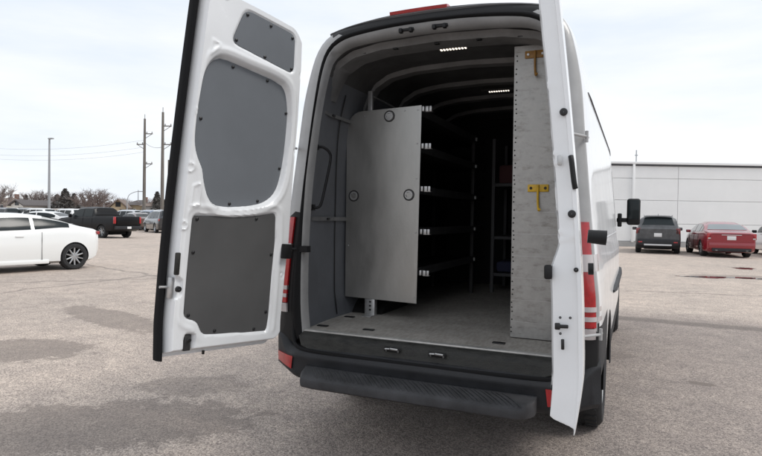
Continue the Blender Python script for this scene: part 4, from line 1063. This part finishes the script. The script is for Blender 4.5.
# ---- the far row of parked cars on the left
def simple_car(name, kind):
    r_ = bpy.data.objects.new(name, None); C.objects.link(r_)
    if kind == 'sedan': a = (4.6, 1.80, rtop[:-4] + [(4.4, .86), (4.55, .7), (4.6, .5)], rbelt[:-2] + [(4.3, .82), (4.6, .5)], [(0, .88), (.4, .985), (3.9, .98), (4.6, .7)], .33, (.98, 3.65), M['pwhite'], [(1.0, 2.3), (2.38, 3.2)], (2.98, 3.6), (.70, 1.24))
    elif kind == 'suv': a = (4.62, 1.84, stop_, sbelt, swid, .36, (.93, 3.60), M['pgrey'], [(.48, 1.35), (1.43, 2.2), (2.28, 3.1)], (2.92, 3.42), (.13, .37))
    make_car(r_, *a, lean=.38, clear=.22, spokes=0, tw=.22, res=40)
    for o_ in cbox('tail_light', M['lampred'], r_, (.78, .07, .95), (.2, .12, .16), .02): pass
    return r_
def copy_tree(o, parent=None):
    c_ = o.copy(); C.objects.link(c_); c_.parent = parent
    for ch in list(o.children): copy_tree(ch, c_)
    return c_
pd_sed = simple_car('parked_car', 'sedan'); pd_suv = simple_car('parked_car', 'suv')
paints = {}
def paint(name, col): 
    if name not in paints: paints[name] = mat(name + '_car_paint', col, .2, coat=1.)
    return paints[name]
PC = dict(black=(.012, .012, .014), white=(.75, .76, .76), silver=(.42, .44, .46), blue=(.10, .14, .22), bronze=(.10, .065, .05), grey=(.14, .145, .15), red=(.28, .02, .025), tan=(.30, .22, .15))
used = {'sedan': False, 'suv': False}
# (pixel column, base row, heading, kind, colour, label)
row = [
 (3, 62, 172, 'suv', 'black', 'black SUV at the far left end of the distant row'),
 (14, 66, 186, 'sedan', 'black', 'black sedan in the distant row, below the cream house'),
 (25, 62, 176, 'suv', 'grey', 'grey SUV in the distant row, below the white gabled house'),
 (36, 60, 182, 'suv', 'white', 'white SUV in the distant row, left of the tall lamp pole'),
 (44, 40, 200, 'sedan', 'white', 'white sedan with a dark rear window, nearest behind the roof of the coupe'),
 (56, 62, 178, 'suv', 'tan', 'tan SUV in the distant row, just right of the tall lamp pole'),
 (66, 58, 176, 'suv', 'white', 'white SUV just right of the lamp pole, in front of the pointed evergreen'),
 (75, 60, 182, 'suv', 'silver', 'silver SUV in the distant row, half hidden by the pickup hood'),
 (118, 64, 168, 'sedan', 'white', 'white sedan seen over the bed of the black pickup'),
 (126, 60, 176, 'suv', 'silver', 'silver SUV in the distant row behind the pickup tailgate'),
 (137, 49, 160, 'sedan', 'bronze', 'bronze sedan nearest the pickup tailgate, left of the utility poles'),
 (135, 68, 188, 'sedan', 'white', 'white sedan far off, below the streetlight arm'),
 (149, 52, 158, 'suv', 'blue', 'blue-grey SUV parked between the two utility poles'),
 (162, 44, 150, 'suv', 'black', 'black SUV half hidden by the edge of the open left van door'),
 (101, 70, 182, 'suv', 'red', 'red SUV glimpsed over the pickup cab'),
 (87, 66, 178, 'sedan', 'grey', 'grey sedan far off behind the pickup hood'),
 (145, 72, 182, 'suv', 'white', 'white SUV far off, beyond the blue-grey one'),
 (9, 78, 182, 'suv', 'white', 'white SUV in the farthest row, in front of the cream house'),
 (30, 80, 182, 'suv', 'silver', 'silver SUV in the farthest row, in front of the white gabled house'),
 (50, 80, 178, 'suv', 'black', 'black SUV in the farthest row, directly behind the lamp pole'),
]
for (px, D, hdg, kind, colr, lab) in row:
    src_ = pd_sed if kind == 'sedan' else pd_suv
    o = src_ if not used[kind] else copy_tree(src_); used[kind] = True
    tag(o, lab, 'car', 'cars in the distant row on the left')
    p = bearing(px, D); hv = Vector((math.cos(R(hdg)), math.sin(R(hdg))))
    place(o, Vector((p.x, p.y)) - hv * 2.3, hdg)
    for ch in o.children:
        if ch.name.startswith('body'):
            ch.material_slots[0].link = 'OBJECT'; ch.material_slots[0].material = paint(colr, PC[colr])

# ================================================================ WAREHOUSE
a0, a1 = ground(635, 246.6), ground(760, 248.6); dv = Vector((a1.x - a0.x, a1.y - a0.y)).normalized(); ang = math.atan2(dv.y, dv.x)
Dw = (a0 - CAM).dot(fw); H = zat(635, 162.2, Dw)
wh = thing('warehouse', 'long low white metal-clad warehouse behind the parked cars on the right', 'building', (a0.x, a0.y, 0), ang)
X0, X1, DP = -9.5, 26., 14.
bands = [(0.0, .34, 'concbase', .05), (.36, None, 'clad', 0)]
mb = MB(); mb.box(((X0 + X1) / 2, DP / 2 + .05, H / 2 - .05), (X1 - X0, DP, H - .1)); wallo = mb.build('wall', M['clad'], wh)
# courses of cladding seen as wide horizontal panels
def zr(y): return zat(700, y, (ground(700, 247.7) - CAM).dot(fw))
cs = [0.30] + [zr(y) for y in (224.5, 201.2, 179.3)] + [H - .20]
for k in range(4):
    mb = MB(); z0, z1 = cs[k] + .012, cs[k + 1] - .012
    for j in range(6):
        xa = X0 + (X1 - X0) * j / 6; mb.box((xa + (X1 - X0) / 12, .02, (z0 + z1) / 2), ((X1 - X0) / 6 - .02, .06, z1 - z0))
    mb.build('cladding', M['clad'], wh, bevel=.008, seg=1)
mb = MB(); mb.box(((X0 + X1) / 2, .0, .14), (X1 - X0 + .04, .14, .30)); mb.build('plinth', M['concbase'], wh)
mb = MB(); mb.box(((X0 + X1) / 2, -.03, H - .05), (X1 - X0 + .2, .16, .13)); mb.build('parapet_cap', M['clad'], wh, bevel=.01)
mb = MB(); mb.box(((X0 + X1) / 2, -.04, H - .165), (X1 - X0 + .1, .10, .07)); mb.build('dark_gutter', M['darkt'], wh)  # dark strip below the parapet cap
for px in (635.5, 760.5):
    dx = ((ground(px, 247) - a0).dot(Vector((dv.x, dv.y, 0))))
    mb = MB(); mb.box((dx, -.05, H / 2 + .1), (.14, .10, H - .3)); mb.build('downpipe', M['clad'], wh, bevel=.01)
mb = MB(); mb.box((X0 + 1, DP / 2, H + .1), (.1, .1, .3)); 
dm = (ground(647.5, 247) - a0).dot(Vector((dv.x, dv.y, 0)))
mb = MB(); mb.tube([(dm * 1.05, 1.5, H - .2), (dm * 1.05, 1.5, H + .85)], .03, 6); mb.box((dm * 1.05, 1.5, H + .55), (.16, .06, .05)); mb.build('roof_mast', M['steelp'], wh)
# a few small fittings on the wall
for dx_ in (-4., 14.):
    mb = MB(); mb.box((dx_, -.03, 1.25), (1.05, .05, 2.1)); dr = mb.build('door', M['cladt'], wh, bevel=.01)
    mb = MB(); mb.box((dx_ + .38, -.07, 1.15), (.04, .06, .16)); mb.build('handle', M['darkt'], dr)

# ================================================================ POLES, WIRES, HOUSES, TREES
def pole_at(px, ytop, ybase, D): 
    p = bearing(px, D); return p, zat(px, ytop, D)
polesxyz = []
for (px, yt, D, lab, arms) in ((144, 119, 66, 'weathered wooden utility pole, the left and shorter of the pair left of the van door', (.14, .24, .42)), (162, 112.5, 60, 'weathered wooden utility pole nearest the open van door, the taller of the pair', (.12, .28))):
    p, h_ = pole_at(px, yt, 0, D); polesxyz.append((p, h_))
    u = thing('utility_pole', lab, 'utility pole', p, R(20), 'wooden utility poles')
    mb = MB(); mb.tube([(0, 0, 0), (0, 0, h_ * .5), (0, 0, h_)], [.20, .17, .12], 10); mb.build('pole', M['wood'], u, smooth=True)
    for a_ in arms:
        z = h_ * (1 - a_); mb = MB(); sd_ = 1 if a_ != .24 else -1
        mb.box((sd_ * .42, 0, z), (1.0, .09, .10)); mb.tube([(sd_ * .1, 0, z - .5), (sd_ * .8, 0, z - .05)], .03, 5); ca = mb.build('crossarm', M['wood'], u)
        for xx in (.25, .85): mb = MB(); mb.lathe([(z + .04, .05), (z + .12, .07), (z + .22, .05), (z + .26, .001)], (sd_ * xx, 0, 0), 'z', 8); mb.build('insulator', M['concbase'], ca, smooth=True)
    mb = MB(); mb.tube([(0, 0, h_), (0, 0, h_ + .5)], .04, 6); mb.build('pole_cap', M['steelp'], u)
p3, h3 = pole_at(168.5, 160, 0, 75)
u = thing('utility_pole', 'short dark pole half hidden by the black edge of the open van door', 'utility pole', p3, 0, 'wooden utility poles')
mb = MB(); mb.tube([(0, 0, 0), (0, 0, h3)], [.2, .15], 8); mb.build('pole', M['wood'], u, smooth=True)
pl, hl = pole_at(49, 139, 0, 68)
lp = thing('lamp_pole', 'tall slim grey lamp pole standing behind the white coupe', 'lamp pole', pl)
mb = MB(); mb.tube([(0, 0, 0), (0, 0, hl)], [.16, .10], 10); mb.build('pole', M['steelp'], lp, smooth=True)
mb = MB(); mb.box((.25, 0, hl + .02), (.7, .3, .14)); mb.build('lamp_head', M['steelp'], lp, bevel=.03)
mb = MB(); mb.lathe([(0, .3), (.5, .28), (.5, .001)], (0, 0, 0), 'z', 12); mb.build('concrete_base', M['concbase'], lp)
for (px, yt, D, lab) in ((127, 199, 85, 'curved-arm streetlight beyond the black pickup, left of the utility poles'), (138, 190, 120, 'thin distant pole between the streetlight and the first utility pole')):
    p, h_ = pole_at(px, yt, 0, D); s_ = thing('street_lamp', lab, 'street lamp', p, R(24))
    mb = MB(); mb.tube([(0, 0, 0), (0, 0, h_)], [.12, .07], 8); mb.build('pole', M['steelp'], s_, smooth=True)
    if D == 85:
        mb = MB(); mb.tube(smooth_open([(0, 0, h_ - .1), (.3, 0, h_ + .6), (1.0, 0, h_ + 1.0), (1.7, 0, h_ + 1.15)], 4), .05, 6); mb.build('arm', M['steelp'], s_, smooth=True)
        mb = MB(); mb.box((1.95, 0, h_ + 1.13), (.6, .25, .12)); mb.build('lamp_head', M['steelp'], s_, bevel=.03)
# wires
(pa_, ha_), (pb_, hb_) = polesxyz
def wire(a, b_, sag, lab, r_=.012):
    pts = []
    for k in range(25):
        q = k / 24; v = Vector(a).lerp(Vector(b_), q); v.z -= sag * 4 * q * (1 - q); pts.append(v)
    mb = MB(); mb.tube(pts, r_, 4); o = mb.build('power_line', M['wire']); tag(o, lab, 'power line', 'overhead power lines')
wire((pa_.x, pa_.y, ha_ * .78), (pb_.x, pb_.y, hb_ * .70), .3, 'short power line strung between the two wooden utility poles', .02)
for k, (yl, yr_) in enumerate(((143, 140), (149, 147), (153, 152))):
    Pl = CAM + ray(-60, yl) * 70; Pr = CAM + ray(144.5, yr_) * 66
    wire(Pl, Pr, .9, ('highest', 'middle', 'lowest')[k] + ' of three thin power lines crossing the sky left of the utility poles', .009)

def house(px, D, wpx, ye, yrg, wallm, roofm, lab, rz=10, gable=False):
    """ye: row of the eave, yrg: row of the ridge"""
    p = bearing(px, D); ze = zat(px, ye, D); zg = zat(px, yrg, D); wd = wpx * D / 581.6; dp = 8.
    h = thing('house', lab, 'house', p, R(23 + rz))
    mb = MB(); mb.box((0, dp / 2, ze / 2), (wd, dp, ze)); wo = mb.build('wall', M[wallm], h)
    mb = MB()
    if gable:
        pr_ = [(-wd / 2, ze), (wd / 2, ze), (0, zg - .15)]; prism(mb, pr_, 0, dp); mb.build('gable', M[wallm], h)
        mb = MB(); prism(mb, [(-wd / 2 - .5, ze - .3), (0, zg - .1), (wd / 2 + .5, ze - .3), (wd / 2 + .5, ze - .05), (0, zg + .15), (-wd / 2 - .5, ze - .05)], -.5, dp + .5); mb.build('roof', M[roofm], h)
    else:
        vs = [(-wd / 2 - .5, -.5, ze), (wd / 2 + .5, -.5, ze), (wd / 2 + .5, dp + .5, ze), (-wd / 2 - .5, dp + .5, ze), (-wd / 2 + 1.5, dp / 2, zg), (wd / 2 - 1.5, dp / 2, zg)]
        mb.add(vs, [(0, 1, 5, 4), (1, 2, 5), (2, 3, 4, 5), (3, 0, 4), (0, 3, 2, 1)]); rf = mb.build('roof', M[roofm], h)
        mb = MB(); mb.box((wd * .22, dp * .6, zg), (.7, .7, 1.3)); mb.build('chimney', M['wbrick'], rf)
    nW = max(1, int(wd / 3.4))
    for k in range(nW):
        x = (k + .5) / nW * wd - wd / 2
        for z in ([ze - 1.3] + ([ze - 4.0] if ze > 5.4 else [])):
            mb = MB(); mb.box((x, -.03, z), (1.15, .06, 1.15)); f = mb.build('window', M['wwhite'], h)
            mb = MB(); mb.box((x, -.07, z), (.95, .04, .95)); mb.build('pane', M['wnd'], f)
    if gable: mb = MB(); mb.box((0, -.03, ze + (zg - ze) * .35), (.9, .08, .9)); mb.build('window', M['wnd'], h)
    mb = MB(); mb.box((wd * .3, -.04, 1.05), (1., .06, 2.1)); mb.build('door', M['darkt'], h)
house(3, 118, 16, 201, 196.5, 'wcream', 'roofb', 'cream house at the left edge behind the bare tree', 12)
house(17, 110, 15, 204.5, 200.0, 'wwhite', 'roofd', 'white gabled house left of the tall lamp pole', -14, True)
house(40, 128, 20, 206, 203, 'wbrick', 'roofb', 'low brown house behind the reddish trees by the lamp pole', 6)
house(79, 125, 12, 205, 201, 'wgrey', 'roofd', 'small grey house left of the round bare tree', 6)
house(118, 112, 14, 207, 199.5, 'wtan', 'roofb', 'tan gabled house above the pickup bed', 16, True)
house(133, 118, 19, 205, 199.5, 'wtan', 'roofd', 'wide tan house with a dark roof left of the first utility pole', 4)
house(149, 116, 14, 206, 200.5, 'wgrey', 'roofb', 'grey house between the two utility poles', 10, False)
house(166, 110, 16, 205, 199.5, 'wwhite', 'roofd', 'white house cut off by the open van door', 8, True)

def bare_tree_mesh(seed, H_, spread=.5, levels=5, lean=0., ntw=3):
    rr = random.Random(seed); trunk = MB(); crown = MB()
    def br(p, d, l, r_, lv, mbx):
        n = 4; pts = [p]; q = p; dd = d
        for k in range(n):
            dd = (dd + Vector((rr.uniform(-1, 1), rr.uniform(-1, 1), rr.uniform(-.3, .7))) * .16).normalized(); q = q + dd * l / n; pts.append(q)
        mbx.tube(pts, [r_ * (1 - .45 * k / n) for k in range(n + 1)], 5 if lv < 2 else 3, caps=False)
        if lv >= levels: return
        for k in range(ntw + (1 if lv < 3 else 0)):
            f = rr.uniform(.35, 1.); a = pts[min(n, int(f * n))]
            nd = (dd + Vector((rr.uniform(-1, 1), rr.uniform(-1, 1), rr.uniform(-.2, .8))) * (spread + .35)).normalized()
            br(a, nd, l * rr.uniform(.58, .80), r_ * .55, lv + 1, crown)
    br(Vector((0, 0, 0)), Vector((lean, 0, 1)).normalized(), H_ * .30, H_ * .022, 0, trunk)
    return trunk, crown
TT = {}
def bare_tree(px, D, ytop, variant, lab, hk=1., tw='twig', grp='bare trees beyond the parked cars'):
    p = bearing(px, D); h_ = zat(px, ytop, D); root = thing('bare_tree', lab, 'tree', p, rnd.uniform(0, 6), grp)
    key = (variant, tw)
    if key not in TT:
        tr, cr_ = bare_tree_mesh(variant * 11 + 3, 1.0 * 8, [.45, .7, .55][variant % 3], 5)
        a = tr.build('trunk', M['bark'], root, recalc=False); c_ = cr_.build('crown', M[tw], root, recalc=False); zz_ = max(v.co.z for v in c_.data.vertices); TT[key] = (a.data, c_.data, zz_)
    else:
        a = link('trunk', TT[key][0], root); c_ = link('crown', TT[key][1], root)
    k = h_ / TT[key][2]; root.scale = (k * hk, k * hk, k)
def ever_tree(px, D, ytop, wpx, lab, seed, m='ever', conic=True):
    p = bearing(px, D); h_ = zat(px, ytop, D); wd = wpx * D / 581.6 / 2; rr = random.Random(seed)
    root = thing('evergreen_tree' if conic else 'shrubby_tree', lab, 'tree', p)
    mb = MB(); mb.tube([(0, 0, 0), (0, 0, h_ * .9)], [.22, .04], 6); mb.build('trunk', M['bark'], root)
    mb = MB()
    for k in range(2600):
        f = rr.random() ** (.9 if conic else .6); z = h_ * (.06 + .94 * f)
        rad = wd * ((1 - f) ** .75 * .95 + .05 if conic else math.sin(math.pi * min(1, .15 + .8 * f)) ** .6) * (.75 + .25 * math.sin(f * 37 + seed) * rr.random())
        a = rr.uniform(0, 6.283); q = rad * rr.random() ** .45; c_ = Vector((q * math.cos(a), q * math.sin(a), z))
        s1 = rr.uniform(.12, .34); d1 = Vector((rr.uniform(-1, 1), rr.uniform(-1, 1), rr.uniform(-.6, .6))).normalized() * s1; d2 = d1.orthogonal().normalized() * s1 * rr.uniform(.3, .7)
        mb.add([c_ - d1, c_ + d2, c_ + d1, c_ - d2], [(0, 1, 2, 3)])
    mb.build('crown', M[m], root, recalc=False)
bare_tree(2, 70, 176, 0, 'big bare tree at the left edge above the white coupe', 1.3)
bare_tree(-6, 80, 182, 1, 'bare tree partly out of frame at the left edge', 1.2)
bare_tree(32, 118, 191, 1, 'reddish bare tree behind the white gabled house', 1.5)
bare_tree(40, 122, 189, 2, 'reddish bare tree immediately left of the tall lamp pole', 1.5)
bare_tree(56, 120, 192, 0, 'bare tree just right of the tall lamp pole', 1.4)
ever_tree(26, 128, 195, 12, 'dark evergreen peeking between the cream and white houses', 5)
ever_tree(65, 110, 189, 30, 'dark pointed evergreen midway between lamp pole and pickup', 1)
ever_tree(74, 116, 194, 22, 'shorter evergreen at the right flank of the tall pointed one', 2)
ever_tree(57, 115, 195, 22, 'low dark evergreen right beside the lamp pole', 3)
bare_tree(70, 112, 191, 2, 'bare tree tangled with the evergreens', 1.2)
bare_tree(93, 108, 186.5, 1, 'broad bare tree behind the pickup cab, the left of two', 1.6)
bare_tree(102, 104, 190, 2, 'dense bare tree behind the pickup cab, the right of two', 1.7)
bare_tree(110, 120, 197, 0, 'small bare tree at the left of the tan gabled house', 1.4)
bare_tree(121, 135, 196, 1, 'bare tree rising behind the tan gabled house', 1.5)
ever_tree(157, 108, 192, 20, 'dark evergreen between the second utility pole and the first', 6)
bare_tree(152, 118, 197, 2, 'reddish bare tree behind the grey house', 1.4)
ever_tree(90, 125, 201, 12, 'low rounded shrubby tree under the broad bare tree', 8, 'hedge', False)
ever_tree(33, 125, 201, 14, 'reddish shrubby tree beside the white gabled house', 9, 'hedge', False)
ever_tree(45, 126, 202, 12, 'reddish shrubby tree behind the lamp pole', 10, 'hedge', False)
ever_tree(108, 128, 203, 10, 'reddish shrubby tree right of the pickup cab', 11, 'hedge', False)
